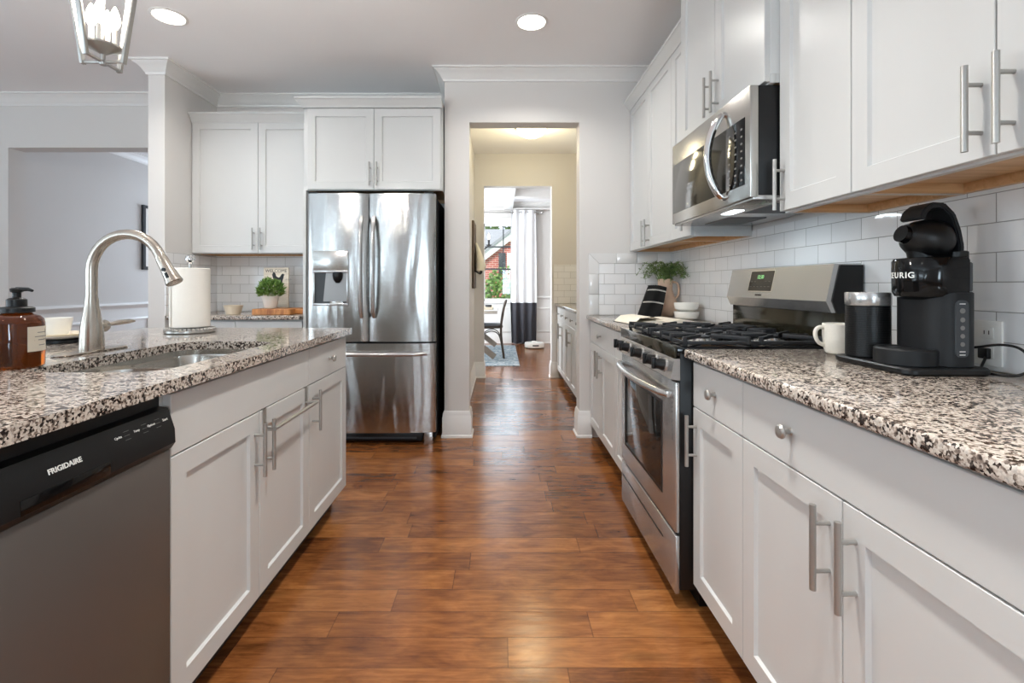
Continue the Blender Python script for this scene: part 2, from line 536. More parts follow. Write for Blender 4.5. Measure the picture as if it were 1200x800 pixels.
def text(name, body, size, loc, right, up, mat, parent, extrude=0.0004, world=True, align='CENTER', bold=0.0, sx=1.0):
    c = bpy.data.curves.new(name, 'FONT')
    c.body = body; c.size = size; c.align_x = align; c.align_y = 'CENTER'; c.extrude = extrude; c.offset = bold
    c.materials.append(M[mat])
    tmp = bpy.data.objects.new(name + '_curve', c)
    me = bpy.data.meshes.new_from_object(tmp)
    bpy.data.objects.remove(tmp)
    me.name = name
    if not me.materials: me.materials.append(M[mat])
    o = bpy.data.objects.new(name, me)
    r, u = Vector(right).normalized(), Vector(up).normalized()
    m = Matrix((r, u, r.cross(u))).transposed().to_4x4()
    if parent is not None and world: loc = Vector(loc) - offset_of(parent)
    m.translation = loc
    o.matrix_basis = m @ Matrix.Diagonal((sx, 1, 1, 1))
    COL.objects.link(o)
    if parent is not None: o.parent = parent
    return o

def rrect(x0, x1, y0, y1, r, n=6):
    pts = []
    for cx, cy, a0 in ((x1 - r, y1 - r, 0), (x0 + r, y1 - r, 90), (x0 + r, y0 + r, 180), (x1 - r, y0 + r, 270)):
        for k in range(n + 1):
            a = R(a0 + 90 * k / n)
            pts.append((cx + r * math.cos(a), cy + r * math.sin(a)))
    return pts

def rrect_solid(mb, x0, x1, y0, y1, z0, z1, r, bev=0.004, n=6):
    rings = []
    for z, ins in ((z0, bev), (z0 + bev, 0), (z1 - bev, 0), (z1, bev)):
        rings.append([(x, y, z) for x, y in rrect(x0 + ins, x1 - ins, y0 + ins, y1 - ins, max(r - ins, 0.001), n)])
    return mb.loft(rings)

# ------------------------------------------------------------------ THE SETTING
XW = 1.28       # right wall face
YF = 3.57       # far wall face (with the doorway)
YB = 4.08       # wall behind the refrigerator
YH = 5.85       # far wall of the pantry hall
YD = 9.35       # far wall of the dining room
XL, YR = -5.8, -4.5
struct('floor', MB().box(XL - .1, 2.6, YR - .1, YD + .1, -0.05, 0.0), 'floor')
struct('ceiling', MB().box(XL - .1, 2.6, YR - .1, YD + .1, CEIL, CEIL + 0.08), 'ceiling')
# right wall: kitchen and pantry in one run
struct('wall_right', MB().box(XW, XW + .12, YR, YH, 0, CEIL), 'wall')
# far wall with the doorway
m = MB()
m.box(-0.424, -0.239, YF, YF + .136, 0, CEIL)
m.box(0.583, XW, YF, YF + .136, 0, CEIL)
m.box(-0.239, 0.583, YF, YF + .136, 2.35, CEIL)
struct('wall_far', m, 'wall')
struct('wall_hall_left', MB().box(-0.424, -0.33, YF + .136, YH, 0, CEIL), 'wall')
m = MB()
m.box(-2.4, -0.214, YH, YH + .13, 0, CEIL)
m.box(0.616, 2.5, YH, YH + .13, 0, CEIL)
m.box(-0.214, 0.616, YH, YH + .13, 2.347, CEIL)
struct('wall_hall_far', m, 'wall')
struct('wall_back', MB().box(-2.55, -0.424, YB, YB + .12, 0, CEIL), 'wall')
struct('wall_column', MB().box(-2.55, -2.43, 3.45, YB, 0, CEIL), 'wall')
m = MB()
m.box(XL, -4.18, 4.05, 4.195, 0, CEIL)
m.box(-4.18, -2.55, 4.05, 4.195, 2.30, CEIL)
struct('wall_far_left', m, 'wall')
# room beyond the left opening
struct('wall_side_room_left', MB().box(-4.62, -4.5, 4.195, 9.1, 0, CEIL), 'wall')
struct('wall_side_room_far', MB().box(-4.62, -2.4, 9.0, 9.12, 0, CEIL), 'wall')
struct('wall_side_room_right', MB().box(-2.52, -2.4, 4.2, YD, 0, CEIL), 'wall')
# dining room
WX0, WX1, WZ0, WZ1 = -0.37, 0.45, 0.82, 2.34
m = MB()
m.box(-2.4, WX0, YD, YD + .12, 0, CEIL); m.box(WX1, 2.5, YD, YD + .12, 0, CEIL)
m.box(WX0, WX1, YD, YD + .12, 0, WZ0); m.box(WX0, WX1, YD, YD + .12, WZ1, CEIL)
struct('wall_dining_far', m, 'wall')
struct('wall_dining_right', MB().box(2.4, 2.5, YH + .13, YD, 0, CEIL), 'wall')
# living room behind the camera: rear and left wall with window openings
m = MB()
xs = [XL, -5.28, -4.62, .02, .68, XW + .12]
for i in range(0, 5, 2): m.box(xs[i], xs[i + 1], YR - .12, YR, 0, CEIL)
for i in range(1, 4, 2):
    m.box(xs[i], xs[i + 1], YR - .12, YR, 0, 0.3); m.box(xs[i], xs[i + 1], YR - .12, YR, 2.35, CEIL)
struct('wall_rear', m, 'wall')
m = MB()
ys = [YR, -3.4, -1.4, -.4, 1.6, 4.195]
for i in range(0, 5, 2): m.box(XL - .12, XL, ys[i], ys[i + 1], 0, CEIL)
for i in range(1, 4, 2):
    m.box(XL - .12, XL, ys[i], ys[i + 1], 0, 0.3); m.box(XL - .12, XL, ys[i], ys[i + 1], 2.35, CEIL)
struct('wall_left', m, 'wall')
# windows
def window(n, horiz, a0, a1, c, z0, z1, vbars, hbars, deep=0.06):
    """frame and bars in a wall opening; horiz: wall runs along x (c = y), else along y (c = x)"""
    f = MB(); w = 0.05
    def b(p0, p1, q0, q1, d0=-deep / 2, d1=deep / 2):
        if horiz: f.box(p0, p1, c + d0, c + d1, q0, q1, 0.004)
        else: f.box(c + d0, c + d1, p0, p1, q0, q1, 0.004)
    b(a0, a0 + w, z0, z1); b(a1 - w, a1, z0, z1); b(a0, a1, z0, z0 + w); b(a0, a1, z1 - w, z1)
    o = struct('window_%d' % n, f, 'trim')
    g = MB()
    if horiz: g.box(a0 + w, a1 - w, c - .003, c + .003, z0 + w, z1 - w)
    else: g.box(c - .003, c + .003, a0 + w, a1 - w, z0 + w, z1 - w)
    obj('pane', g, 'glass', o)
    k = MB()
    for v in vbars:
        if horiz: k.box(v[0] - .011, v[0] + .011, c - .015, c + .015, v[1], v[2])
        else: k.box(c - .015, c + .015, v[0] - .011, v[0] + .011, v[1], v[2])
    for h in hbars:
        if horiz: k.box(a0 + w, a1 - w, c - .018, c + .018, h - .015, h + .015)
        else: k.box(c - .018, c + .018, a0 + w, a1 - w, h - .015, h + .015)
    obj('muntin', k, 'slate' if n == 1 else 'trim', o)
    return o
window(1, True, WX0, WX1, YD + .06, WZ0, WZ1, [(0.04, 1.45, WZ1 - .05)], [1.45, 1.886])
for i in range(2): window(2 + i, True, xs[2 * i + 1], xs[2 * i + 2], YR - .06, .3, 2.35, [((xs[2 * i + 1] + xs[2 * i + 2]) / 2, .6, 2.3)], [1.45])
for i in range(2): window(4 + i, False, ys[2 * i + 1], ys[2 * i + 2], XL - .06, .3, 2.35, [((ys[2 * i + 1] + ys[2 * i + 2]) / 2, .6, 2.3)], [1.45])
# casing of the dining window
m = MB()
m.box(WX0 - .09, WX0, YD - .02, YD, WZ0 - .09, WZ1 + .09, .003); m.box(WX1, WX1 + .09, YD - .02, YD, WZ0 - .09, WZ1 + .09, .003)
m.box(WX0 - .1, WX1 + .1, YD - .025, YD, WZ1, WZ1 + .11, .003); m.box(WX0 - .1, WX1 + .1, YD - .05, YD, WZ0 - .035, WZ0, .003)
struct('trim_1', m, 'trim')
# crown moulding around the kitchen and living room
CR = [(0, CEIL - .090), (.010, CEIL - .090), (.014, CEIL - .076), (.019, CEIL - .072), (.032, CEIL - .048), (.050, CEIL - .030),
      (.066, CEIL - .020), (.070, CEIL - .014), (.082, CEIL - .012), (.082, CEIL), (0, CEIL)]
struct('trim_2', MB().sweep([(XL, 4.05), (-2.55, 4.05), (-2.55, 3.45), (-2.43, 3.45), (-2.43, YB), (-0.424, YB), (-0.424, YF), (XW, YF), (XW, YR), (XL, YR)], CR, True), 'trim')
struct('trim_3', MB().sweep([(-4.5, 4.25), (-4.5, 9.0), (-2.52, 9.0), (-2.52, 4.25)], CR), 'trim')
struct('trim_4', MB().sweep([(-2.4, YD), (2.4, YD)], CR), 'trim')
# chair rail and wainscot panels in the side room and the dining room
RAIL = [(0, .855), (.012, .855), (.016, .87), (.030, .885), (.034, .90), (.022, .915), (.018, .925), (0, .925)]
def panel_mould(mb, horiz, a0, a1, c, z0, z1, s):
    w = .03
    for (p0, p1, q0, q1) in ((a0, a1, z1 - w, z1), (a0, a1, z0, z0 + w), (a0, a0 + w, z0, z1), (a1 - w, a1, z0, z1)):
        if horiz: mb.box(p0, p1, min(c, c + s * .014), max(c, c + s * .014), q0, q1, .003)
        else: mb.box(min(c, c + s * .014), max(c, c + s * .014), p0, p1, q0, q1, .003)
m = MB().sweep([(-4.5, 4.2), (-4.5, 9.0)], RAIL)
m.box(-4.5, -4.496, 4.2, 9.0, 0, .86)
for k in range(5): panel_mould(m, False, 4.3 + k * .95, 5.15 + k * .95, -4.496, .25, .74, 1)
struct('trim_5', m, 'trim')
m = MB().sweep([(-2.4, YD), (WX0 - .1, YD)], RAIL).sweep([(WX1 + .1, YD), (2.4, YD)], RAIL)
m.box(-2.4, 2.4, YD - .005, YD, 0, .78)
m.box(.56, 2.4, YD - .005, YD, .78, .86)
for a0, a1 in ((-1.3, -.5), (-.38, .48), (.6, 1.5), (1.6, 2.3)): panel_mould(m, True, a0, a1, YD - .005, .22, .70, -1)
struct('trim_6', m, 'trim')
# coffered beams of the dining room ceiling
m = MB()
m.box(.06, .22, YH + .13, YD, 2.60, CEIL, .006); m.box(-1.5, -1.34, YH + .13, YD, 2.60, CEIL, .006)
m.box(-2.4, 2.4, 7.95, 8.11, 2.601, CEIL, .006); m.box(-2.4, 2.4, YD - .1, YD, 2.601, CEIL - .11, .006)
struct('ceiling_dining', m, 'trim')
# baseboards
BB = [(0, 0), (.024, 0), (.024, .016), (.016, .022), (.016, .150), (.012, .158), (.012, .172), (.007, .190), (.004, .197), (0, .197)]
struct('baseboard_far', MB().sweep([(-.424, 4.06), (-.424, YF), (-.239, YF), (-.239, YF + .136), (-.33, YF + .136), (-.33, YH), (-.214, YH), (-.214, YH + .13)], BB), 'trim')
struct('baseboard_right', MB().sweep([(.70, YF + .136), (.583, YF + .136), (.583, YF), (.675, YF)], BB), 'trim')
struct('baseboard_hall', MB().sweep([(.616, YH + .13), (.616, YH), (.70, YH)], BB), 'trim')
struct('baseboard_dining', MB().sweep([(-2.4, YD), (2.4, YD)], BB), 'trim')
struct('baseboard_column', MB().sweep([(-2.55, 4.05), (-2.55, 3.45), (-2.43, 3.45)], BB), 'trim')
struct('baseboard_left', MB().sweep([(XL, YR), (XL, 4.05), (-4.18, 4.05), (-4.18, 4.195)], BB), 'trim')
struct('baseboard_side_room', MB().sweep([(-4.5, 4.25), (-4.5, 9.0), (-2.52, 9.0)], BB), 'trim')
# backsplashes
struct('backsplash_right', MB().box(XW - .008, XW, .53, YF, .9145, 1.412), 'tile_y')
m = MB().box(.729, XW - .008, YF - .008, YF, .9145, 1.296)
bsf = struct('backsplash_far', m, 'tile_x')
e = MB()
e.box(.652, .7275, YF - .009, YF, .9145, 1.0655, .002); e.box(.652, .7275, YF - .009, YF, 1.068, 1.2185, .002)
e.prism([(.652, 1.221), (.7275, 1.221), (.7275, 1.2955), (.652, 1.371)], YF - .009, YF)
e.prism([(.654, 1.3725), (.7290, 1.2975), (.858, 1.2975), (.858, 1.3725)], YF - .009, YF)
for k in range(3): e.box(.860 + k * .153, min(1.011 + k * .153, XW - .008), YF - .009, YF, 1.2975, 1.3725, .002)
obj('border_tile', e, 'tile_edge', bsf)
struct('backsplash_back', MB().box(-2.43, -1.45, YB - .008, YB, .9145, 1.40), 'tile_x')
struct('backsplash_left', MB().box(-2.43, -2.422, 3.45, YB - .008, .9145, 1.375), 'tile_y')
struct('backsplash_hall', MB().box(.64, XW, YH - .008, YH, .9145, 1.386), 'tile_x')

# ------------------------------------------------------------------ CABINETS
def shaker(mb, x0, x1, z0, z1, yf=-.02, t=.02, rail=.057, rec=.009):
    """door leaf with a recessed flat panel; front at y = yf"""
    def ring(ins, y): return [(x0 + ins, y, z0 + ins), (x1 - ins, y, z0 + ins), (x1 - ins, y, z1 - ins), (x0 + ins, y, z1 - ins)]
    rings = [ring(0, yf + t), ring(0, yf + .0015), ring(.0015, yf), ring(rail, yf), ring(rail + .004, yf + rec)]
    mb.loft(rings)
    return mb

def slab(mb, x0, x1, z0, z1, yf=-.02, t=.02):
    def ring(ins, y): return [(x0 + ins, y, z0 + ins), (x1 - ins, y, z0 + ins), (x1 - ins, y, z1 - ins), (x0 + ins, y, z1 - ins)]
    return mb.loft([ring(0, yf + t), ring(0, yf + .002), ring(.002, yf)])

def pull_mb(x, zc, yf=-.02, L=.172, cc=.096, rad=.0062, horiz=False):
    m = MB()
    y = yf - .034
    if horiz:
        m.tube([(x - L / 2, y, zc), (x + L / 2, y, zc)], rad, 14)
        for s in (-1, 1): m.tube([(x + s * cc / 2, y, zc), (x + s * cc / 2, yf, zc)], .0045, 10)
    else:
        m.tube([(x, y, zc - L / 2), (x, y, zc + L / 2)], rad, 14)
        for s in (-1, 1): m.tube([(x, y, zc + s * cc / 2), (x, yf, zc + s * cc / 2)], .0045, 10)
    return m

def knob_mb(x, z, yf=-.02):
    return MB().lathe([(.009, yf), (.006, yf - .003), (.0055, yf - .012), (.008, yf - .016), (.0155, yf - .020), (.0165, yf - .024), (.0135, yf - .029), (.005, yf - .031)], (x, 0, z), 20, 'y')

def cabinet(name, label, group, origin, rz, w, d, z0, z1, fronts, upper=False, toe=True, crown=None, side_l=True, cat='cabinet'):
    t = thing(name, label, cat, (origin[0], origin[1], 0), rz, group)
    b = MB()
    if upper:
        b.box(0, w, 0.0, d, z0 + .032, z1, .001)
        b.box(0, w, 0.0, .02, z0, z0 + .032, .001)
        b.box(0, .003, .02, d, z0, z0 + .032); b.box(w - .003, w, .02, d, z0, z0 + .032)
    else:
        b.box(0, w, 0, d, z0, z1, .001)
    obj('body', b, 'cab_edge', t, False)
    if upper:
        u = MB().box(.003, w - .003, .02, d, z0 + .027, z0 + .0318)
        u.box(.003, .02, .02, d, z0 + .001, z0 + .027); u.box(w - .02, w - .003, .02, d, z0 + .001, z0 + .027)
        u.box(.02, w - .02, d - .02, d, z0 + .001, z0 + .027)
        o = obj('underside', u, 'ply', t, False)
        o['label'] = 'bare maple underside panel'
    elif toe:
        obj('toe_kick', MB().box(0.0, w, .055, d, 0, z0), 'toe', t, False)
    for f in fronts:
        kind, x0, x1, a0, a1, hw = f
        mb = MB()
        g = .0016
        if kind == 'door': shaker(mb, x0 + g, x1 - g, a0 + g, a1 - g)
        else: slab(mb, x0 + g, x1 - g, a0 + g, a1 - g)
        o = obj('door' if kind == 'door' else 'drawer' if kind == 'drawer' else 'front_panel', mb, 'cab', t, False)
        if hw:
            if hw[0] == 'pull': obj('handle', pull_mb(hw[1], hw[2]), 'nickel', o, False)
            else: obj('knob', knob_mb(hw[1], hw[2]), 'nickel', o, False)
    if crown:
        c0 = crown
        prof = [(0, z1 - .012), (.006, z1 - .012), (.010, z1), (.016, z1 + .006), (.034, z1 + .034), (.040, z1 + .040), (.046, z1 + .042), (.046, z1 + .056), (0, z1 + .056)]
        path = {'front': [(0, -.02), (w, -.02)], 'left': [(0, d), (0, -.02), (w, -.02)], 'both': [(0, d), (0, -.02), (w, -.02), (w, d)], 'right': [(0, -.02), (w, -.02), (w, d)]}[c0]
        obj('cornice', MB().sweep(path, prof), 'cab', t, False)
        obj('top_board', MB().box(0, w, -.02, d, z1, z1 + .05), 'cab_edge', t, False)
    return t

CT, CB = .914, .884          # worktop faces
Z0, ZS = .104, .718          # door bottom, door / drawer seam
XF = .682                    # right base cabinet face frame (doors 2 cm in front)
D = XW - .01 - XF
YA, YBc, YCc = 1.650, 1.312, .545      # cabinet joints right, near run
RZ = R(-90)
GB = 'white base cabinets on the right'
cabinet('base_cabinet', 'wide white base cabinet under the coffee maker, nearest on the right', GB, (XF, YBc), RZ, YBc - YCc, D, .1, CB - .002,
        [('drawer', 0, YBc - YCc, ZS, .872, ('knob', (YBc - YCc) / 2 - .165, .80)),
         ('door', 0, .384, Z0, ZS, ('pull', .384 - .036, .607)), ('door', .384, YBc - YCc, Z0, ZS, ('pull', .384 + .036, .607))])
cabinet('base_cabinet', 'narrow white base cabinet with one door, between stove and wide cabinet', GB, (XF, YA), RZ, YA - YBc, D, .1, CB - .002,
        [('drawer', 0, YA - YBc, ZS, .872, ('knob', (YA - YBc) / 2, .795)), ('door', 0, YA - YBc, Z0, ZS, ('pull', .03, .607))])
YE, YG = 2.428, 2.79
cabinet('base_cabinet', 'white base cabinet directly behind the stove on its far side', GB, (XF, YG), RZ, YG - YE, D, .1, CB - .002,
        [('drawer', 0, YG - YE, ZS, .872, ('knob', (YG - YE) / 2, .795)), ('door', 0, YG - YE, Z0, ZS, ('pull', YG - YE - .036, .607))])
YK = YF - .004
cabinet('base_cabinet', 'white two-door base cabinet beside the doorway wall, beyond the stove', GB, (XF, YK), RZ, YK - YG, D, .1, CB - .002,
        [('drawer', 0, YK - YG, ZS, .872, ('knob', (YK - YG) / 2, .795)),
         ('door', 0, (YK - YG) / 2, Z0, ZS, ('pull', (YK - YG) / 2 - .036, .607)), ('door', (YK - YG) / 2, YK - YG, Z0, ZS, ('pull', (YK - YG) / 2 + .036, .607))])
# upper cabinets, right
XU = .98
DU = XW - .01 - XU
ZU, ZT = 1.383, 2.44
GU = 'white wall cabinets on the right'
cabinet('wall_cabinet', 'large white wall cabinet above the coffee maker with paired pulls', GU, (XU, YBc), RZ, YBc - YCc, DU, ZU, ZT,
        [('door', 0, .384, ZU + .004, ZT, ('pull', .384 - .028, 1.487)), ('door', .384, YBc - YCc, ZU + .004, ZT, ('pull', .384 + .033, 1.487))], True, crown='front')
cabinet('wall_cabinet', 'narrow white wall cabinet on the near side of the microwave', GU, (XU, YA), RZ, YA - YBc, DU, ZU, ZT,
        [('door', 0, YA - YBc, ZU + .004, ZT, ('pull', .03, 1.475))], True, crown='front')
cabinet('wall_cabinet', 'deeper white wall cabinet directly above the microwave', GU, (.93, 2.422), RZ, 2.422 - YA - .001, XW - .01 - .93, 1.835, 2.62,
        [('door', 0, .386, 1.838, 2.60, ('pull', .386 - .033, 1.945)), ('door', .386, 2.422 - YA - .001, 1.838, 2.60, ('pull', .386 + .033, 1.945))], True, crown='both')
cabinet('wall_cabinet', 'narrow white wall cabinet on the far side of the microwave', GU, (XU, 2.70), RZ, 2.70 - 2.423, DU, ZU, ZT,
        [('door', 0, 2.70 - 2.423, ZU + .004, ZT, ('pull', 2.70 - 2.423 - .04, 1.50))], True, crown='front')
cabinet('wall_cabinet', 'white two-door wall cabinet at the far end beside the doorway wall', GU, (XU, YK), RZ, YK - 2.70, DU, ZU, ZT,
        [('door', 0, (YK - 2.70) / 2, ZU + .004, ZT, ('pull', (YK - 2.70) / 2 - .033, 1.475)), ('door', (YK - 2.70) / 2, YK - 2.70, ZU + .004, ZT, ('pull', (YK - 2.70) / 2 + .033, 1.475))], True, crown='front')
# worktops right
def worktop(label, x0, x1, y0, y1):
    return tag(obj('countertop', MB().box(x0, x1, y0, y1, CB, CT, .006, 3), 'granite'), label, 'countertop', 'granite worktops')
worktop('granite worktop under the coffee maker on the near right', .632, XW - .009, .53, 1.654)
worktop('granite worktop under the open book, beyond the stove', .632, XW - .009, 2.426, YF - .010)

# island
XI = -.82
GI = 'white island cabinets'
ID = .60
IA, IB, IC = 1.156, 1.988, 2.462
rootc = cabinet('sink_cabinet', 'white two-door sink cabinet in the island beside the dishwasher', GI, (XI, IA), R(90), IB - IA, ID, .1, .70,
        [('panel', 0, IB - IA, ZS, .872, None), ('door', 0, .425, Z0, ZS, ('pull', .425 - .03, .60)), ('door', .425, IB - IA, Z0, ZS, ('pull', .425 + .03, .60))])
m = MB().box(0, IB - IA, 0, .05, .70, CB - .002).box(0, .018, .05, ID, .70, CB - .002).box(IB - IA - .018, IB - IA, .05, ID, .70, CB - .002)
obj('top_rail', m, 'cab_edge', rootc, False)
cabinet('base_cabinet', 'white island cabinet with one knobbed drawer, nearest the refrigerator', GI, (XI, IB), R(90), IC - IB, ID, .1, CB - .002,
        [('drawer', 0, IC - IB, ZS, .872, ('knob', (IC - IB) / 2, .795)), ('door', 0, IC - IB, Z0, ZS, ('pull', .036, .607))])
tag(obj('island_back_panel', MB().box(-1.50, XI - ID - .002, .52, IC, 0, CB - .002, .002), 'cab'), 'white back panel under the seating side of the island', 'panel')
tag(obj('end_panel', MB().box(XI - ID, XI - .005, .515, .541, 0, CB - .002, .002), 'cab'), 'white end panel on the near side of the dishwasher', 'panel')
m = MB().box(XI - .015, XI, 1.146, IA - .0005, .1, CB - .002, .001)
fs = obj('filler_strip', m, 'cab', None)
bmx = Matrix.Rotation(R(-90), 4, 'Z') @ Matrix.Translation((-XI, -IA, 0))
fs.data.transform(bmx); fs.parent = rootc

# island worktop with the sink cut-out
SX0, SX1, SY0, SY1 = -1.243, -.873, 1.21, 1.875
m = MB().slab_hole(rrect(-1.85, -.771, .49, 2.478, .012, 3), rrect(SX0, SX1, SY0, SY1, .085, 8), CB, CT)
tag(obj('countertop', m, 'granite', smooth=50), 'granite island worktop around the sink', 'countertop', 'granite worktops')

# sink
sk = thing('kitchen_sink', 'double-bowl stainless sink set under the island granite', 'sink', (-1.06, 1.54, .70))
def bowl(y0, y1):
    rings = []
    x0, x1 = SX0 - .006, SX1 + .006
    for z, ins, r in ((.8835, -.012, .09), (.8835, 0, .085), (.87, .002, .083), (.715, .012, .075), (.702, .022, .065), (.699, .05, .05), (.697, .12, .03)):
        rings.append([(x, y, z) for x, y in rrect(x0 + ins, x1 - ins, y0 + ins, y1 - ins, r, 6)])
    return MB().loft(rings, True, False)
def bowl2(y0, y1, zt):
    rings = []
    x0, x1 = SX0 - .006, SX1 + .006
    for z, ins, r in ((zt, 0, .08), (zt - .012, .003, .078), (.715, .012, .07), (.702, .024, .06), (.699, .05, .05), (.697, .13, .02)):
        rings.append([(x, y, z) for x, y in rrect(x0 + ins, x1 - ins, y0 + ins, y1 - ins, r, 6)])
    mb = MB().loft(rings, True, False)
    mb.bm.faces.new([mb.bm.verts.new(p) for p in rings[-1]])
    return mb
ZD = .866
obj('bowl', bowl2(1.204, 1.537, ZD), 'sinksteel', sk)
obj('bowl', bowl2(1.557, 1.881, ZD), 'sinksteel', sk)
rim = MB()
inn = [(x, y) for x, y in rrect(SX0 - .004, SX1 + .004, 1.206, 1.879, .085, 8)]
out = [(x, y) for x, y in rrect(SX0 - .03, SX1 + .03, 1.18, 1.905, .09, 8)]
rim.loft([[(x, y, .8835) for x, y in out], [(x, y, .8835) for x, y in inn], [(x, y, ZD - .002) for x, y in inn]], True, False)
obj('rim', rim, 'sinksteel', sk)
# divider saddle fills the corners between the two bowls
dv = MB()
L1 = rrect(SX0 - .006, SX1 + .006, 1.204, 1.537, .08, 6)
L2 = rrect(SX0 - .006, SX1 + .006, 1.557, 1.881, .08, 6)
a = sorted([p for p in L1 if p[1] > 1.40], key=lambda p: p[0]); b = sorted([p for p in L2 if p[1] < 1.70], key=lambda p: p[0])
dv.loft([[(x, y, ZD) for x, y in a], [(x, y, ZD) for x, y in b]], False, False)
obj('divider', dv, 'sinksteel', sk)
for yc in (1.37, 1.72):
    obj('drain', MB().lathe([(.045, .698), (.045, .7005), (.032, .701), (.028, .699), (.006, .699), (.006, .705), (.002, .706)], (-1.058, yc, 0), 24), 'chrome', sk)

# faucet
fc = thing('faucet', 'brushed nickel gooseneck pull-down faucet behind the sink', 'faucet', (-1.36, 1.587, CT))
obj('deck_plate', rrect_solid(MB(), -1.392, -1.328, 1.455, 1.72, CT, CT + .007, .03, .003), 'faucet', fc)
obj('body', MB().lathe([(.034, CT + .006), (.0345, CT + .012), (.033, CT + .05), (.030, CT + .085), (.024, CT + .125), (.0195, CT + .155), (.0185, CT + .17), (.0185, CT + .178)], (-1.36, 1.587, 0), 32), 'faucet', fc)
pts = [(-1.36, 1.587, CT + .174), (-1.36, 1.587, CT + .22), (-1.36, 1.587, CT + .272)]
cxx, czz, rr_ = -1.36 + .118, CT + .272, .118
for k in range(1, 15):
    a = R(180 - k * 11.2)
    pts.append((cxx + rr_ * math.cos(a), 1.587, czz + rr_ * math.sin(a)))
obj('gooseneck', MB().tube(pts, .0165, 18), 'faucet', fc)
e0 = Vector(pts[-1]); dr = (Vector(pts[-1]) - Vector(pts[-2])).normalized()
sp = [e0 + dr * s for s in (0, .006, .010, .05, .085, .100, .104)]
spray = obj('spray_head', MB().tube(sp, [.0165, .0165, .0178, .0195, .0235, .0265, .0235], 20), 'faucet', fc)
nrm = Vector((-.25, -.95, 0)).normalized()
q = e0 + dr * .055 + Vector((0, -.0205, .002))
bt = MB().tube([q + Vector((0, .002, 0)), q + Vector((0, -.003, 0))], .006, 14)
bt.obox(q + dr * .012 + Vector((0, .002, 0)), q + dr * .032 + Vector((0, -.0005, 0)), .011, .006, (0, 1, 0), .002)
obj('spray_buttons', bt, 'black', spray)
lv = MB().lathe([(.020, 0), (.021, .005), (.021, .028), (.018, .034), (.012, .04)], (-1.36, 1.587 + .022, CT + .082), 22, 'y')
hub = obj('valve_hub', lv, 'faucet', fc)
pl = [(-1.36, 1.64, CT + .082), (-1.36, 1.66, CT + .085), (-1.358, 1.70, CT + .089), (-1.356, 1.74, CT + .090), (-1.355, 1.765, CT + .089)]
obj('lever', MB().tube(pl, [.007, .006, .009, .0085, .004], 12), 'faucet', hub)

# soap bottle
sb = thing('soap_bottle', 'amber glass pump bottle with black pump and cream label', 'soap dispenser', (-1.30, 1.275, CT))
bx, by = -1.303, 1.285
m = MB().lathe([(.050, CT + .0005), (.055, CT + .003), (.0565, CT + .008), (.0565, CT + .118), (.054, CT + .130), (.046, CT + .139), (.034, CT + .143), (.030, CT + .146)], (bx, by, 0), 48)
obj('bottle', m, 'amber', sb)
m = MB().lathe([(.030, CT + .1465), (.0365, CT + .148), (.0365, CT + .160), (.031, CT + .163), (.021, CT + .164), (.021, CT + .182), (.016, CT + .186), (.009, CT + .188), (.009, CT + .201), (.013, CT + .203), (.0145, CT + .211), (.010, CT + .214)], (bx, by, 0), 24)
m.tube([(bx, by, CT + .209), (bx + .03, by, CT + .210), (bx + .044, by - .002, CT + .206)], [.007, .005, .0035], 10)
obj('pump', m, 'black', sb)
def cyl_patch(a0, a1, z0, z1, r0, r1, n=14):
    rings = []
    for r in (r0, r1):
        lo = [(bx + r * math.cos(R(a0 + (a1 - a0) * k / n)), by + r * math.sin(R(a0 + (a1 - a0) * k / n)), CT + z0) for k in range(n + 1)]
        rings.append(lo + [(x, y, CT + z1) for x, y, _ in reversed(lo)])
    return MB().loft(rings)
lb = obj('label', cyl_patch(-24, 62, .044, .110, .0563, .0572), 'label', sb)
m = MB()
for z, w in ((.094, 30), (.083, 44), (.074, 26), (.060, 22)):
    q_ = cyl_patch(14 - w / 2, 14 + w / 2, z - .0009, z + .0009, .0571, .0574)
    tmpm = bpy.data.meshes.new('tmp'); q_.bm.to_mesh(tmpm); q_.bm.free(); m.bm.from_mesh(tmpm); bpy.data.meshes.remove(tmpm)
obj('label_print', m, 'grey_text', lb)

# plates and cup; a black disc fills the gap beneath
px, py = -1.71, 1.86
tag(obj('plate_disc', MB().lathe([(.078, CT), (.082, CT + .002), (.082, CT + .012), (.075, CT + .014)], (px, py, 0), 40), 'black'), 'round black disc under the white dinner plate', 'plate stand')
tag(obj('dinner_plate', MB().lathe([(.06, CT + .0145), (.07, CT + .016), (.115, CT + .027), (.118, CT + .029), (.112, CT + .029), (.07, CT + .020), (.02, CT + .0195)], (px, py, 0), 48), 'ceramic'), 'larger white plate under the cream saucer', 'plate')
tag(obj('saucer', MB().lathe([(.05, CT + .0205), (.06, CT + .023), (.088, CT + .034), (.09, CT + .036), (.084, CT + .0365), (.05, CT + .028), (.02, CT + .0275)], (px, py, 0), 48), 'cream'), 'cream saucer stacked on the white plate', 'plate')
cp = thing('cup', 'white cup on the stacked plates behind the amber bottle', 'cup', (px - .02, py, CT + .028))
obj('bowl', MB().lathe([(.028, CT + .0285), (.034, CT + .032), (.042, CT + .05), (.047, CT + .085), (.048, CT + .094), (.0455, CT + .094), (.040, CT + .055), (.030, CT + .036), (.005, CT + .034)], (px - .02, py, 0), 36), 'ceramic', cp)
hp = [(px - .02 - .042, py, CT + .08), (px - .02 - .068, py, CT + .078), (px - .02 - .07, py, CT + .058), (px - .02 - .041, py, CT + .05)]
obj('handle', MB().tube(hp, .005, 10), 'ceramic', cp)

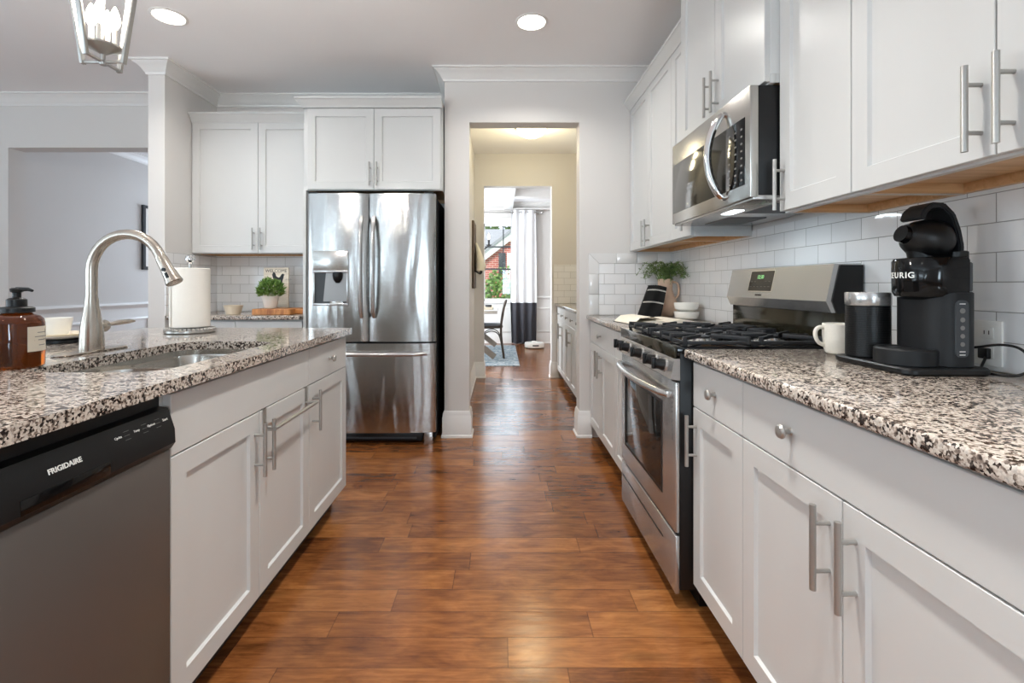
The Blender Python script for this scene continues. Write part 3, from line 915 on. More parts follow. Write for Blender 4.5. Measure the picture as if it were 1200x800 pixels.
# paper towel holder and roll
tx, ty = -1.455, 2.235
ph = thing('paper_towel_holder', 'silver paper towel holder with glass ball finial on the island', 'paper towel holder', (tx, ty, CT))
m = MB()
prof = [(.098, CT), (.104, CT + .004), (.104, CT + .013), (.098, CT + .017), (.085, CT + .019)]
m.lathe(prof, (tx, ty, 0), 48)
bs = obj('base', m, 'nickel', ph)
m = MB()
for k in range(36):
    a = 2 * PI * k / 36
    m.lathe([(.001, CT + .010), (.007, CT + .013), (.0085, CT + .018), (.006, CT + .023), (.001, CT + .025)], (tx + .097 * math.cos(a), ty + .097 * math.sin(a), 0), 8)
obj('beaded_rim', m, 'nickel', bs)
obj('pole', MB().tube([(tx, ty, CT + .016), (tx, ty, CT + .325)], .006, 14), 'nickel', ph)
obj('finial', MB().lathe([(.008, CT + .320), (.010, CT + .328), (.020, CT + .336), (.0215, CT + .346), (.017, CT + .358), (.006, CT + .364)], (tx, ty, 0), 20), 'chrome', ph)
rl = thing('paper_towel_roll', 'white paper towel roll standing on the silver holder', 'paper towel', (tx, ty, CT + .02))
m = MB()
rings = []
for (r, z) in ((.021, .0265), (.078, .0265), (.081, .030), (.081, .297), (.078, .300), (.021, .300)):
    rings.append([(tx + r * math.cos(2 * PI * k / 48), ty + r * math.sin(2 * PI * k / 48), CT + z) for k in range(48)])
rings.append(rings[0])
m.loft(rings, True, False)
obj('roll', m, 'paper', rl)
m = MB()
pp = []
for k in range(8):
    a = R(200 + k * 6)
    pp.append((tx + (.082 + .002 * k / 7) * math.cos(a), ty + (.082 + .002 * k / 7) * math.sin(a)))
m.loft([[(x, y, CT + .030) for x, y in pp], [(x, y, CT + .297) for x, y in pp]], False, False)
obj('loose_sheet', m, 'paper', rl)

# over-door towel bar on the second sink-cabinet door
tb = thing('towel_bar', 'nickel towel bar hooked over the second island sink door', 'towel bar', (-.80, 1.77, .70))
xb = -.80
for y in (1.612, 1.955):
    m = MB()
    m.box(xb + .0005, xb + .0025, y - .011, y + .011, .640, ZS + .0005)
    m.box(xb - .021, xb + .0025, y - .011, y + .011, ZS - .0008, ZS + .0008)
    m.tube([(xb + .002, y, .655), (xb + .042, y, .655)], .005, 10)
    obj('door_hook', m, 'nickel', tb)
obj('bar', MB().tube([(xb + .042, 1.60, .655), (xb + .042, 1.967, .655)], .0065, 14), 'nickel', tb)

# dishwasher
dw = thing('dishwasher', 'dark stainless dishwasher with black control strip, left foreground', 'dishwasher', (XI, .85, 0))
y0, y1 = .548, 1.144
obj('body', MB().box(XI - .57, XI, y0, y1, .10, .87), 'black', dw)
obj('toe_kick', MB().box(XI - .5, XI - .05, y0, y1, 0, .10), 'black', dw)
obj('door', MB().box(XI, XI + .028, y0, y1, .105, .744, .003), 'dw', dw)
prof = [(XI, .746), (XI + .030, .746), (XI + .040, .760), (XI + .0385, .792), (XI + .022, .842), (XI, .846)]
cpn = obj('control_panel', MB().prism(prof, y0, y1, 'y'), 'black', dw)
obj('handle_pocket', MB().box(XI + .036, XI + .0402, .775, .955, .758, .784, .001), 'blackgloss', cpn)
nrm_up = Vector((-.0165, 0, .050)).normalized()
def dwp(y, f):
    p0, p1 = Vector((XI + .0385, 0, .792)), Vector((XI + .022, 0, .842))
    p = p0 + (p1 - p0) * f; p.y = y; return p + Vector((.0008, 0, .0003))
text('brand_lettering', 'FRIGIDAIRE', .0132, dwp(.862, .34), (0, 1, 0), nrm_up, 'white_text', cpn, bold=.0003)
for y, t_, s_ in ((.985, 'Cycles', .007), (1.035, 'Temp', .007), (1.078, 'Options', .007), (1.122, 'Start', .0085)):
    text('control_lettering', t_, s_, dwp(y, .55), (0, 1, 0), nrm_up, 'white_text', cpn)
m = MB()
for y in (1.008, 1.058, 1.098):
    for f in (.35, .52, .69):
        c = dwp(y, f); m.obox(c - Vector((0, .007, 0)), c + Vector((0, .007, 0)), .0012, .0006, nrm_up)
obj('indicator_marks', m, 'grey_text', cpn)

# ------------------------------------------------------------------ RANGE
RY0, RY1 = 1.668, 2.416
rg_ = thing('gas_range', 'stainless gas stove with black grates set into the right worktop', 'stove', (.95, 2.04, 0))
obj('body', MB().box(.624, 1.265, RY0, RY1, .07, .895, .002), 'black', rg_)
obj('plinth', MB().box(.70, 1.2, RY0 + .02, RY1 - .02, 0, .07), 'black', rg_)
# cooktop
m = MB().box(.612, 1.20, RY0 + .001, RY1 - .001, .885, .919, .005)
ck = obj('cooktop', m, 'blackgloss', rg_)
obj('front_lip', MB().box(.604, .6125, RY0, RY1, .878, .922, .002), 'bronze', rg_)
# control panel (sloped)
prof = [(.624, .802), (.590, .806), (.604, .878), (.624, .878)]
cp_ = obj('control_panel', MB().prism(prof, RY0, RY1, 'y'), 'steel', rg_)
nn = Vector((-.072, 0, .014)).normalized()
for f in (.10, .24, .50, .74, .89):
    y = RY1 - f * (RY1 - RY0)
    c = Vector((.597, y, .843))
    m = MB().tube([c, c + nn * .012, c + nn * .014, c + nn * .034, c + nn * .037], [.021, .0205, .0195, .0185, .016], 22)
    m.obox(c + nn * .038 + Vector((0, 0, -.021)), c + nn * .038 + Vector((0, 0, .021)), .013, .018, nn, .003)
    kb = obj('knob', m, 'black', cp_)
    obj('knob_ring', MB().tube([c - nn * .001, c + nn * .004], .0255, 24), 'steel', kb)
# oven door
DX = .608
od = obj('oven_door', MB().box(DX, .624, RY0 + .002, RY1 - .002, .268, .795, .004), 'steel', rg_)
wy0, wy1, wz0, wz1 = 1.815, 2.335, .365, .690
obj('oven_window', MB().box(DX - .0015, DX + .002, wy0, wy1, wz0, wz1, .001), 'darkglass', od)
m = MB()
for (a, b, c, d) in ((wy0 - .012, wy1 + .012, wz1, wz1 + .012), (wy0 - .012, wy1 + .012, wz0 - .012, wz0), (wy0 - .012, wy0, wz0, wz1), (wy1, wy1 + .012, wz0, wz1)):
    m.box(DX - .002, DX + .002, a, b, c, d)
obj('window_border', m, 'black', od)
pts = []
for k in range(17):
    f = k / 16
    y = RY0 + .03 + f * (RY1 - RY0 - .06)
    pts.append((DX - .016 - .040 * math.sin(PI * f) ** 0.6, y, .748))
hd = MB().tube(pts, [.010] + [.0135] * 15 + [.010], 14)
for y in (RY0 + .04, RY1 - .04): hd.box(DX - .024, DX + .001, y - .014, y + .014, .736, .760, .003)
obj('handle', hd, 'steel', od)
m = MB()
for k in range(9): m.box(DX - .0008, DX + .002, RY0 + .028, RY0 + .033, .715 - k * .016, .722 - k * .016)
for k in range(5): m.box(DX + .001, DX + .003, RY0 + .09 + k * .12, RY0 + .18 + k * .12, .7951, .7985)
obj('vent_slots', m, 'black', od)
dr_ = obj('storage_drawer', MB().box(DX, .624, RY0 + .002, RY1 - .002, .055, .258, .004), 'steel', rg_)
obj('drawer_groove', MB().box(DX - .001, DX + .002, RY0 + .13, RY1 - .03, .188, .196), 'black', dr_)
# burners
for (x, y, r) in ((.76, 1.84, .045), (.76, 2.25, .038), (1.03, 1.84, .035), (1.03, 2.25, .045), (.895, 2.045, .05)):
    b = obj('burner', MB().lathe([(r + .022, .918), (r + .018, .924), (r + .004, .926), (r, .934), (r - .004, .935)], (x, y, 0), 28), 'steel', rg_)
    obj('burner_cap', MB().lathe([(r - .002, .934), (r, .936), (r, .942), (r - .006, .945), (.004, .946)], (x, y, 0), 28), 'iron', b)
# grates: three side by side
gy = [RY0 + .012, RY0 + .252, RY1 - .252, RY1 - .012]
for k in range(3):
    a0, a1 = gy[k] + .002, gy[k + 1] - .002
    m = MB()
    x0, x1, zt = .640, 1.150, .953
    zl = .938
    for y in (a0 + .005, a1 - .005): m.box(x0, x1, y - .005, y + .005, zl - .012, zl, .002)
    for x in (x0 + .005, (x0 + x1) / 2, x1 - .005): m.box(x - .005, x + .005, a0, a1, zl - .012, zl, .002)
    yc = (a0 + a1) / 2
    for xc in (.76, 1.03):
        # raised fingers pointing at each burner, with a foot on the rim
        for ang_ in range(0, 360, 60 if k == 1 else 90):
            d = Vector((math.cos(R(ang_ + 45)), math.sin(R(ang_ + 45)), 0))
            reach = min(.118 / max(.01, abs(d.x)), (abs(a1 - a0) / 2 - .006) / max(.01, abs(d.y)))
            p1 = Vector((xc, yc, zt - .007)) + d * reach
            m.obox(Vector((xc, yc, zt - .007)) + d * .028, p1, .009, .014, bev=.002)
            m.box(p1.x - .007, p1.x + .007, p1.y - .007, p1.y + .007, zl - .012, zt, .002)
        for s_ in (-1, 1):
            m.obox((xc + s_ * .03, yc, zt - .007), (xc + s_ * .118, yc, zt - .007), .009, .014, bev=.002)
            m.box(xc + s_ * .118 - .007, xc + s_ * .118 + .007, yc - .007, yc + .007, zl - .012, zt, .002)
    for x in (x0 + .008, (x0 + x1) / 2, x1 - .008):
        for y in (a0 + .008, a1 - .008): m.box(x - .008, x + .008, y - .008, y + .008, .9192, zl - .002, .002)
    obj('grate', m, 'iron', rg_)
# back console
prof = [(1.166, 1.210), (1.137, 1.078), (1.156, 1.038), (1.262, 1.038), (1.262, 1.212)]
cs = obj('back_console', MB().prism(prof, RY0 + .006, RY1 - .006, 'y'), 'steel', rg_)
for y0_, y1_ in ((RY0 + .002, RY0 + .0065), (RY1 - .0065, RY1 - .002)):
    pr = [(1.185, 1.206), (1.157, 1.080), (1.174, 1.036), (1.264, 1.036), (1.264, 1.206)]
    obj('end_cap', MB().prism(pr, y0_, y1_, 'y'), 'black', cs)
obj('back_guard', MB().box(1.168, 1.262, RY0 + .004, RY1 - .004, .90, 1.039, .003), 'bronze', rg_)
cn = Vector((-.132, 0, .029)).normalized()
cu = Vector((.029, 0, .132)).normalized()
def csp(y, f, o=.0006):
    p = Vector((1.137, y, 1.078)) + (Vector((1.166, y, 1.210)) - Vector((1.137, y, 1.078))) * f
    return p + cn * o
def csq(y0_, y1_, f0, f1, th=.0012):
    m = MB()
    m.loft([[csp(y0_, f0, o), csp(y1_, f0, o), csp(y1_, f1, o), csp(y0_, f1, o)] for o in (-.001, th)])
    return m
dsp = obj('display', csq(2.03, 2.215, .24, .90), 'darkglass', cs)
obj('display_border', csq(2.024, 2.221, .21, .93, .0005), 'chrome', cs)
text('clock_digits', '12:30', .024, csp(2.13, .70, .002), (0, -1, 0), cu, 'display', dsp)
m = MB()
for r_, f in enumerate((.38, .55)):
    for k in range(6):
        y = 2.05 + k * .029
        if r_ == 1 and 1 < k < 4: continue
        c = csp(y, f, .0014); m.obox(c - Vector((0, .007, 0)), c + Vector((0, .007, 0)), .004, .0008, cu)
obj('display_keys', m, 'grey_text', dsp)
text('brand_lettering', 'FRIGIDAIRE', .010, csp(2.122, .10, .0008), (0, -1, 0), cu, 'dark_text', cs)

# ------------------------------------------------------------------ MICROWAVE
MY0, MY1, MX, MZ0, MZ1 = 1.662, 2.418, .865, 1.437, 1.832
mw = thing('microwave', 'stainless over-the-range microwave under the white cabinets', 'microwave', (1.0, 2.04, MZ0))
obj('body', MB().box(MX + .03, 1.262, MY0, MY1, MZ0 + .012, MZ1 - .001, .002), 'black', mw)
md = obj('door', MB().box(MX, MX + .03, MY0, MY1, MZ0 + .004, MZ1, .003), 'steel_h', mw)
obj('door_window', MB().box(MX - .0015, MX + .002, MY0 + .035, MY1 - .012, MZ0 + .055, MZ1 - .10, .001), 'mwglass', md)
obj('control_strip', MB().box(MX - .0022, MX + .002, MY0 + .035, MY0 + .175, MZ0 + .055, MZ1 - .10, .001), 'blackgloss', md)
m = MB()
for r_ in range(8):
    for k in range(3):
        y = MY0 + .055 + k * .045; z = MZ0 + .075 + r_ * .026
        m.box(MX - .003, MX - .002, y - .006, y + .006, z - .003, z + .003)
obj('keypad_marks', m, 'grey_text', md)
pts = []
for k in range(21):
    f = k / 20
    pts.append((MX - .012 - .05 * math.sin(PI * f) ** .7, MY0 + .185 + .015 * math.sin(PI * f), MZ0 + .035 + f * (MZ1 - MZ0 - .075)))
hm = MB().tube(pts, [.011] + [.0145] * 19 + [.011], 14)
for f in (0, 20): p = pts[f]; hm.tube([(p[0], p[1], p[2]), (MX + .001, p[1], p[2])], .011, 12)
obj('handle', hm, 'chrome', md)
m = MB().box(MX + .012, 1.262, MY0 + .001, MY1 - .001, MZ0 - .004, MZ0 + .012, .002)
un = obj('underside', m, 'steel', mw)
for y0_, y1_ in ((MY0 + .07, MY0 + .31), (MY1 - .31, MY1 - .07)): obj('grease_filter', MB().box(1.0, 1.17, y0_, y1_, MZ0 - .006, MZ0 - .003), 'slate', un)
obj('hood_lamp', MB().box(.925, .965, 1.90, 2.01, MZ0 - .0065, MZ0 - .0035), 'glow_led', un)
area_light('hood_lamp_light', (.945, 1.955, MZ0 - .012), (0, 0, 0), .10, .05, 1.1, (.80, .92, 1.0))

# ------------------------------------------------------------------ REFRIGERATOR AREA
FX0, FX1, FY = -1.387, -.467, 3.375
fr = thing('refrigerator', 'stainless French-door refrigerator with water dispenser', 'refrigerator', (-.93, 3.7, 0))
obj('body', MB().box(FX0 + .012, FX1 - .006, 3.455, 4.06, .035, 1.770, .004), 'charcoal', fr)
def curved_door(x0, x1, z0, z1, bulge=.022, n=16, yb=3.452, hole=None):
    m = MB()
    r = []
    for k in range(n + 1):
        f = k / n
        x = x0 + (x1 - x0) * f
        e = min(f, 1 - f)
        y = FY + bulge * (2 * f - 1) ** 2 + (.012 * (1 - e / .05) ** 2 if e < .05 else 0)
        r.append((x, y))
    prof = [(x1, yb)] + [(x0, yb)] + r
    m.loft([[(x, y, z) for x, y in prof] for z in (z0, z0 + .004, z1 - .004, z1)])
    return m
xm = -.945
dl = obj('door', curved_door(FX0, xm - .003, .735, 1.785), 'fridge', fr)
drr = obj('door', curved_door(xm + .003, FX1, .735, 1.785), 'fridge', fr)
dz = obj('freezer_drawer', curved_door(FX0, FX1, .090, .722, .018, 28), 'fridge', fr)
for x, d in ((xm - .044, dl), (xm + .044, drr)):
    pts = [(x, FY + .008 - .052 * math.sin(PI * k / 16) ** .55, .905 + .715 * k / 16) for k in range(17)]
    obj('handle', MB().tube(pts, [.012] + [.0155] * 15 + [.012], 14), 'steel', d)
pts = [(FX0 + .06 + (FX1 - FX0 - .12) * k / 20, FY + .006 - .05 * math.sin(PI * k / 20) ** .4, .650) for k in range(21)]
obj('handle', MB().tube(pts, [.011] + [.0145] * 19 + [.011], 14), 'steel', dz)
# dispenser: shown as a framed recess
ax0, ax1 = -1.328, -1.080
dsx = obj('dispenser', MB().box(ax0, ax1, FY - .010, FY + .03, 1.235, 1.378, .004), 'steel_h', dl)
m = MB()
m.box(ax0, ax0 + .012, FY - .010, FY + .02, .998, 1.235, .003); m.box(ax1 - .012, ax1, FY - .010, FY + .02, .998, 1.235, .003)
m.box(ax0, ax1, FY - .016, FY + .02, .990, 1.008, .003)
m.box(ax0, ax1, FY - .014, FY + .02, 1.222, 1.24, .003)
obj('dispenser_frame', m, 'steel', dsx)
obj('dispenser_well', MB().box(ax0 + .012, ax1 - .012, FY + .001, FY + .006, 1.008, 1.224), 'slate', dsx)
m = MB().prism([(ax0 + .07, 1.02), (ax1 - .013, 1.02), (ax1 - .013, 1.222), (ax0 + .09, 1.222)], FY - .001, FY + .004)
obj('dispenser_back', m, 'dispgrey', dsx)
m = MB().lathe([(.035, 1.225), (.035, 1.20), (.03, 1.175), (.02, 1.16), (.012, 1.15)], (ax1 - .075, FY - .003, 0), 16)
obj('nozzle', m, 'black', dsx)
m = MB().box(FX0 + .02, FX1 - .10, FY + .05, FY + .075, .022, .082, .002)
gl = obj('base_grille', m, 'black', fr)
obj('grille_slot', MB().box(FX0 + .06, FX1 - .14, FY + .046, FY + .051, .034, .048, .001), 'slate', gl)
for x in (FX0 + .05, FX1 - .055): obj('foot', MB().box(x - .03, x + .03, FY + .035, FY + .11, .0, .086, .003), 'steel', fr)
for x in (FX0 + .04, FX1 - .05): obj('hinge_cover', MB().box(x - .03, x + .03, FY + .03, FY + .13, 1.786, 1.80, .003), 'charcoal', fr)
# surround
GW = 'white wall cabinets around the refrigerator'
wF = 1.015
fcab = cabinet('wall_cabinet', 'white two-door cabinet directly above the refrigerator', GW, (-1.447, 3.505), 0, wF, .565, 1.828, 2.44,
        [('door', .03, .03 + (wF - .04) / 2, 1.832, 2.425, ('pull', .03 + (wF - .04) / 2 - .026, 1.94)), ('door', .03 + (wF - .04) / 2, wF - .01, 1.832, 2.425, ('pull', .03 + (wF - .04) / 2 + .026, 1.94))],
        True, crown='left')
obj('side_panel', MB().box(-1.447, -1.424, 3.485, 4.07, 0, 1.8275, .001), 'cab', fcab)
wL = -1.449 + 2.425
cabinet('wall_cabinet', 'white two-door wall cabinet above the potted plant, left of the refrigerator', GW, (-2.425, 3.765), 0, wL, .305, 1.381, 2.42,
        [('door', 0, wL / 2 + .03, 1.385, 2.415, ('pull', wL / 2, 1.495)), ('door', wL / 2 + .03, wL, 1.385, 2.415, ('pull', wL / 2 + .06, 1.495))], True, crown='front')
cabinet('base_cabinet', 'white base cabinet under the cutting board, left of the refrigerator', 'white base cabinets by the refrigerator', (-2.425, 3.50), 0, wL, .57, .1, CB - .002,
        [('drawer', 0, wL / 2, ZS, .872, ('knob', wL / 4, .795)), ('drawer', wL / 2, wL, ZS, .872, ('knob', 3 * wL / 4, .795)),
         ('door', 0, wL / 2, Z0, ZS, ('pull', wL / 2 - .036, .607)), ('door', wL / 2, wL, Z0, ZS, ('pull', wL / 2 + .036, .607))])
worktop('granite worktop under the potted plant, left of the refrigerator', -2.421, -1.45, 3.45, YB - .009)

# things on the back worktop
bwx, bwy = -2.03, 3.62
m = MB()
rings = []
for z, r in ((0, .046), (.003, .05), (.065, .066), (.068, .067), (.068, .063), (.008, .045), (.006, .01)):
    rings.append([(bwx + r * math.cos(2 * PI * k / 40), bwy + r * math.sin(2 * PI * k / 40), CT + z) for k in range(40)])
m.loft(rings)
tag(obj('bowl', m, 'bowlclay'), 'small beige stoneware bowl on the back worktop', 'bowl')
cb = thing('cutting_board', 'thick reddish wooden board under the potted plant', 'cutting board', (-1.66, 3.66, CT))
obj('board', rrect_solid(MB(), -1.85, -1.56, 3.53, 3.78, CT + .0005, CT + .044, .02, .004), 'board', cb)
obj('handle', MB().obox((-1.58, 3.66, CT + .022), (-1.47, 3.62, CT + .022), .07, .036, bev=.006), 'board', cb)
# sign
sg = thing('wooden_sign', 'whitewashed welcome sign with a black hen, behind the plant', 'sign', (-1.80, 3.82, CT + .045))
sx0, sx1, sz0, sz1, sy = -1.905, -1.705, CT + .001, CT + .362, 3.83
m = MB().box(sx0, sx1, sy, sy + .015, sz0, sz1, .002)
bd = obj('board', m, 'signwood', sg)
text('lettering', 'WELCOME', .036, ((sx0 + sx1) / 2, sy - .0006, sz1 - .028), (1, 0, 0), (0, 0, 1), 'dark_text', bd, sx=1.0)
hx, hz = -1.785, sz1 - .088
hen = [(-.04, .055), (-.028, .045), (-.018, .018), (.0, .006), (.012, .014), (.024, .034), (.036, .04), (.042, .034), (.05, .03), (.042, .024), (.038, .0), (.026, -.03), (.008, -.045), (.006, -.068), (-.004, -.068), (-.004, -.046), (-.026, -.034), (-.04, -.008), (-.052, .03)]
m = MB().prism([(hx + a, hz + b) for a, b in hen], sy - .0016, sy + .001)
obj('hen_silhouette', m, 'black', bd)
m = MB()
for k in range(7): m.obox((hx + .05 + k * .008, sy - .0008, hz - .01 - .004 * (k % 2)), (hx + .056 + k * .008, sy - .0008, hz - .002 - .006 * ((k + 1) % 2)), .0018, .001)
obj('script_marks', m, 'dark_text', bd)
pt = thing('potted_plant', 'bushy green plant in a small white pot on the cutting board', 'potted plant', (-1.765, 3.655, CT + .045))
pxx, pyy, pz = -1.765, 3.655, CT + .0445
m = MB().lathe([(.042, pz), (.045, pz + .002), (.060, pz + .085), (.061, pz + .092), (.056, pz + .092), (.053, pz + .078), (.004, pz + .078)], (pxx, pyy, 0), 32)
obj('pot', m, 'potwhite', pt)
m = MB()
for k in range(900):
    a = random.uniform(0, 2 * PI); e = math.asin(random.uniform(-.55, 1)); r = random.uniform(.55, 1) ** .5
    c = Vector((pxx + .088 * r * math.cos(e) * math.cos(a), pyy + .080 * r * math.cos(e) * math.sin(a), pz + .132 + .082 * r * math.sin(e)))
    d = (c - Vector((pxx, pyy, pz + .07))).normalized() * .018 + Vector((random.uniform(-.012, .012), random.uniform(-.012, .012), random.uniform(-.008, .012)))
    m.leaf(c, c + d * 1.3, .0075, .003)
for k in range(16):
    a = random.uniform(0, 2 * PI); m.tube([(pxx, pyy, pz + .06), (pxx + .05 * math.cos(a), pyy + .05 * math.sin(a), pz + .14)], .0015, 5)
obj('foliage', m, 'leaf', pt, smooth=0)
# outlet on the left tile
def outlet(label, c, axis, mat, cat='outlet'):
    o = thing('wall_outlet', label, cat, c)
    x, y, z = c
    p = MB()
    sg_ = 1 if axis == '+x' else -1
    p.box(min(x, x + sg_ * .006), max(x, x + sg_ * .006), y - .036, y + .036, z - .058, z + .058, .002)
    obj('cover_plate', p, mat, o)
    for dz_ in (-.026, .026):
        sm = MB().box(min(x, x + sg_ * .0075), max(x, x + sg_ * .0075), y - .017, y + .017, z + dz_ - .015, z + dz_ + .015, .001)
        soc = obj('socket', sm, mat, o)
        h = MB()
        for dy in (-.006, .006): h.box(min(x, x + sg_ * .008), max(x, x + sg_ * .008), y + dy - .001, y + dy + .001, z + dz_ - .004, z + dz_ + .006)
        obj('slots', h, 'dark_text', soc)
    return o
outlet('almond outlet on the tiled side of the column', (-2.4215, 3.54, 1.06), '+x', 'biscuit')
outlet('white outlet on the tile beside the coffee maker', (XW - .0085, 1.245, .985), '-x', 'outlet')

# ------------------------------------------------------------------ RIGHT WORKTOP: coffee maker, frother, mug
cm = thing('coffee_maker', 'black single-cup coffee maker with its lid raised', 'coffee maker', (1.10, 1.25, CT))
obj('base_tray', rrect_solid(MB(), .980, 1.200, 1.152, 1.425, CT + .0005, CT + .018, .035, .004), 'black', cm)
tw = MB()
rrect_solid(tw, 1.073, 1.188, 1.170, 1.330, CT + .017, 1.118, .052, .003, 8)
obj('tower', tw, 'charcoal', cm)
obj('reservoir', rrect_solid(MB(), 1.10, 1.184, 1.173, 1.327, 1.119, 1.192, .045, .003, 8), 'slate', cm)
hdm = MB()
rings = []
HX, HY, HR = 1.113, 1.247, .075
for z, ins in ((1.098, .024), (1.106, .007), (1.118, .001), (1.196, .0), (1.204, .004), (1.206, .010)):
    r_ = HR - ins
    ring = [(HX + r_ * math.cos(R(90 + 10 * k)), HY + r_ * math.sin(R(90 + 10 * k)), z) for k in range(19)]
    rings.append(ring + [(1.150, HY - r_, z), (1.150, HY + r_, z)])
hdm.loft(rings)
hd_ = obj('brew_head', hdm, 'blackgloss', cm)
# brand lettering wraps round the front of the head
for ch, a in zip('KEURIG', [R(q) for q in (150, 161.5, 174, 186, 194.5, 203.5)]):
    n_ = Vector((math.cos(a), math.sin(a), 0))
    text('brand_lettering', ch, .021, Vector((HX, HY, 1.160)) + n_ * (HR + .0006), (-math.sin(a), math.cos(a), 0), (0, 0, 1), 'white_text', hd_, bold=.0004)
obj('drip_tray', MB().lathe([(.064, CT + .0175), (.067, CT + .020), (.067, CT + .056), (.063, CT + .060), (.056, CT + .060), (.054, CT + .057), (.004, CT + .057)], (1.050, 1.242, 0), 36), 'charcoal', cm)
# lid raised: pod funnel and arched handle
m = MB().tube([(1.056, 1.25, 1.268), (1.064, 1.25, 1.267), (1.074, 1.25, 1.264), (1.100, 1.25, 1.257), (1.130, 1.25, 1.248), (1.152, 1.25, 1.240)], [.026, .030, .040, .053, .054, .040], 26)
m.tube([(1.086, 1.25, 1.238), (1.100, 1.25, 1.206)], [.024, .030], 16)
ld = obj('lid', m, 'black', cm)
obj('pod_funnel', MB().tube([(1.044, 1.25, 1.270), (1.066, 1.25, 1.264)], [.022, .024], 20), 'blackgloss', ld)
arc = [(1.166, 1.200), (1.168, 1.235), (1.160, 1.275), (1.146, 1.314), (1.122, 1.338), (1.100, 1.340), (1.082, 1.326), (1.074, 1.304)]
m = MB()
for a, b in zip(arc, arc[1:]): m.obox((a[0], 1.25, a[1]), (b[0], 1.25, b[1]), .052, .014, (0, 1, 0), 0)
rings = []
for i, (x, z) in enumerate(arc):
    a = arc[max(0, i - 1)]; b = arc[min(len(arc) - 1, i + 1)]
    t_ = Vector((b[0] - a[0], 0, b[1] - a[1])).normalized(); nq = Vector((-t_.z, 0, t_.x))
    w = .040 if i < 5 else .034
    rings.append([Vector((x, 1.25 + w * sy_, z)) + nq * (.007 * sn) for sy_, sn in ((-1, -1), (1, -1), (1, 1), (-1, 1))])
m = MB().loft(rings)
bmesh.ops.bevel(m.bm, geom=list(m.bm.edges), offset=.003, segments=2, affect='EDGES')
obj('lid_handle', m, 'charcoal', ld)
obj('hinge_block', rrect_solid(MB(), 1.142, 1.182, 1.20, 1.30, 1.19, 1.222, .012, .003), 'black', cm)
pm = MB().loft([[(x, y, z) for x, z in rrect(1.112, 1.144, .958, 1.098, .012, 4)] for y in (1.1745, 1.1688)])
kp = obj('control_panel', pm, 'slate', cm)
for z, r in ((1.072, .0065), (1.050, .0060), (1.030, .0055), (1.010, .0055), (.990, .0055)):
    obj('button', MB().tube([(1.128, 1.1690, z), (1.128, 1.1678, z)], r, 14), 'grey_text', kp)
m = MB()
for z in (1.089, .972, .964): m.box(1.121, 1.135, 1.1682, 1.1690, z - .001, z + .001)
obj('panel_marks', m, 'white_text', kp)
cd = [(1.186, 1.23, .972), (1.20, 1.20, .980), (1.222, 1.17, .989), (1.240, 1.145, .984), (1.248, 1.128, .962), (1.240, 1.122, .936), (1.220, 1.130, .921), (1.20, 1.150, .9185), (1.202, 1.19, .9185), (1.225, 1.22, .924), (1.250, 1.235, .945), (1.262, 1.243, .958)]
def smooth_path(pts, n=6):
    pts = [Vector(p) for p in pts]; out = []
    for i in range(len(pts) - 1):
        p0, p1, p2, p3 = pts[max(0, i - 1)], pts[i], pts[i + 1], pts[min(len(pts) - 1, i + 2)]
        for k in range(n):
            t = k / n
            out.append(0.5 * ((2 * p1) + (p2 - p0) * t + (2 * p0 - 5 * p1 + 4 * p2 - p3) * t * t + (3 * p1 - p0 - 3 * p2 + p3) * t ** 3))
    out.append(pts[-1]); return out
obj('power_cord', MB().tube(smooth_path(cd), .0032, 10), 'black', cm)
obj('plug', MB().box(1.252, 1.2725 - .0085, 1.232, 1.258, .944, .972, .003), 'black', cm)
# frother
fx, fy, fz = 1.046, 1.364, CT + .0185
ft = thing('milk_frother', 'ribbed black milk frother cup with a steel rim', 'milk frother', (fx, fy, fz))
prof = [(.050, fz)]
for k in range(28): z = fz + .004 + k * .005; prof += [(.0535, z), (.0535, z + .0026), (.0520, z + .0032), (.0520, z + .0046)]
prof += [(.0535, fz + .146)]
obj('sleeve', MB().lathe(prof, (fx, fy, 0), 48), 'black', ft)
obj('rim_band', MB().lathe([(.0535, fz + .1455), (.0545, fz + .147), (.0545, fz + .180), (.0535, fz + .182), (.050, fz + .182), (.050, fz + .15), (.004, fz + .15)], (fx, fy, 0), 48), 'steel', ft)
# mug
gx_, gy_ = 1.088, 1.545
mg = thing('mug', 'off-white mug between the stove and the milk frother', 'mug', (gx_, gy_, CT))
obj('cup', MB().lathe([(.030, CT + .0005), (.034, CT + .003), (.040, CT + .02), (.043, CT + .06), (.043, CT + .096), (.0415, CT + .0975), (.0395, CT + .096), (.039, CT + .02), (.03, CT + .008), (.003, CT + .007)], (gx_, gy_, 0), 40), 'mug', mg)
hv = Vector((-.86, .12, 0)).normalized()
hb = [Vector((gx_, gy_, 0)) + hv * r + Vector((0, 0, CT + z)) for r, z in ((.040, .082), (.055, .085), (.066, .074), (.067, .056), (.058, .036), (.040, .026))]
obj('handle', MB().tube(smooth_path(hb, 4), .0062, 12), 'mug', mg)

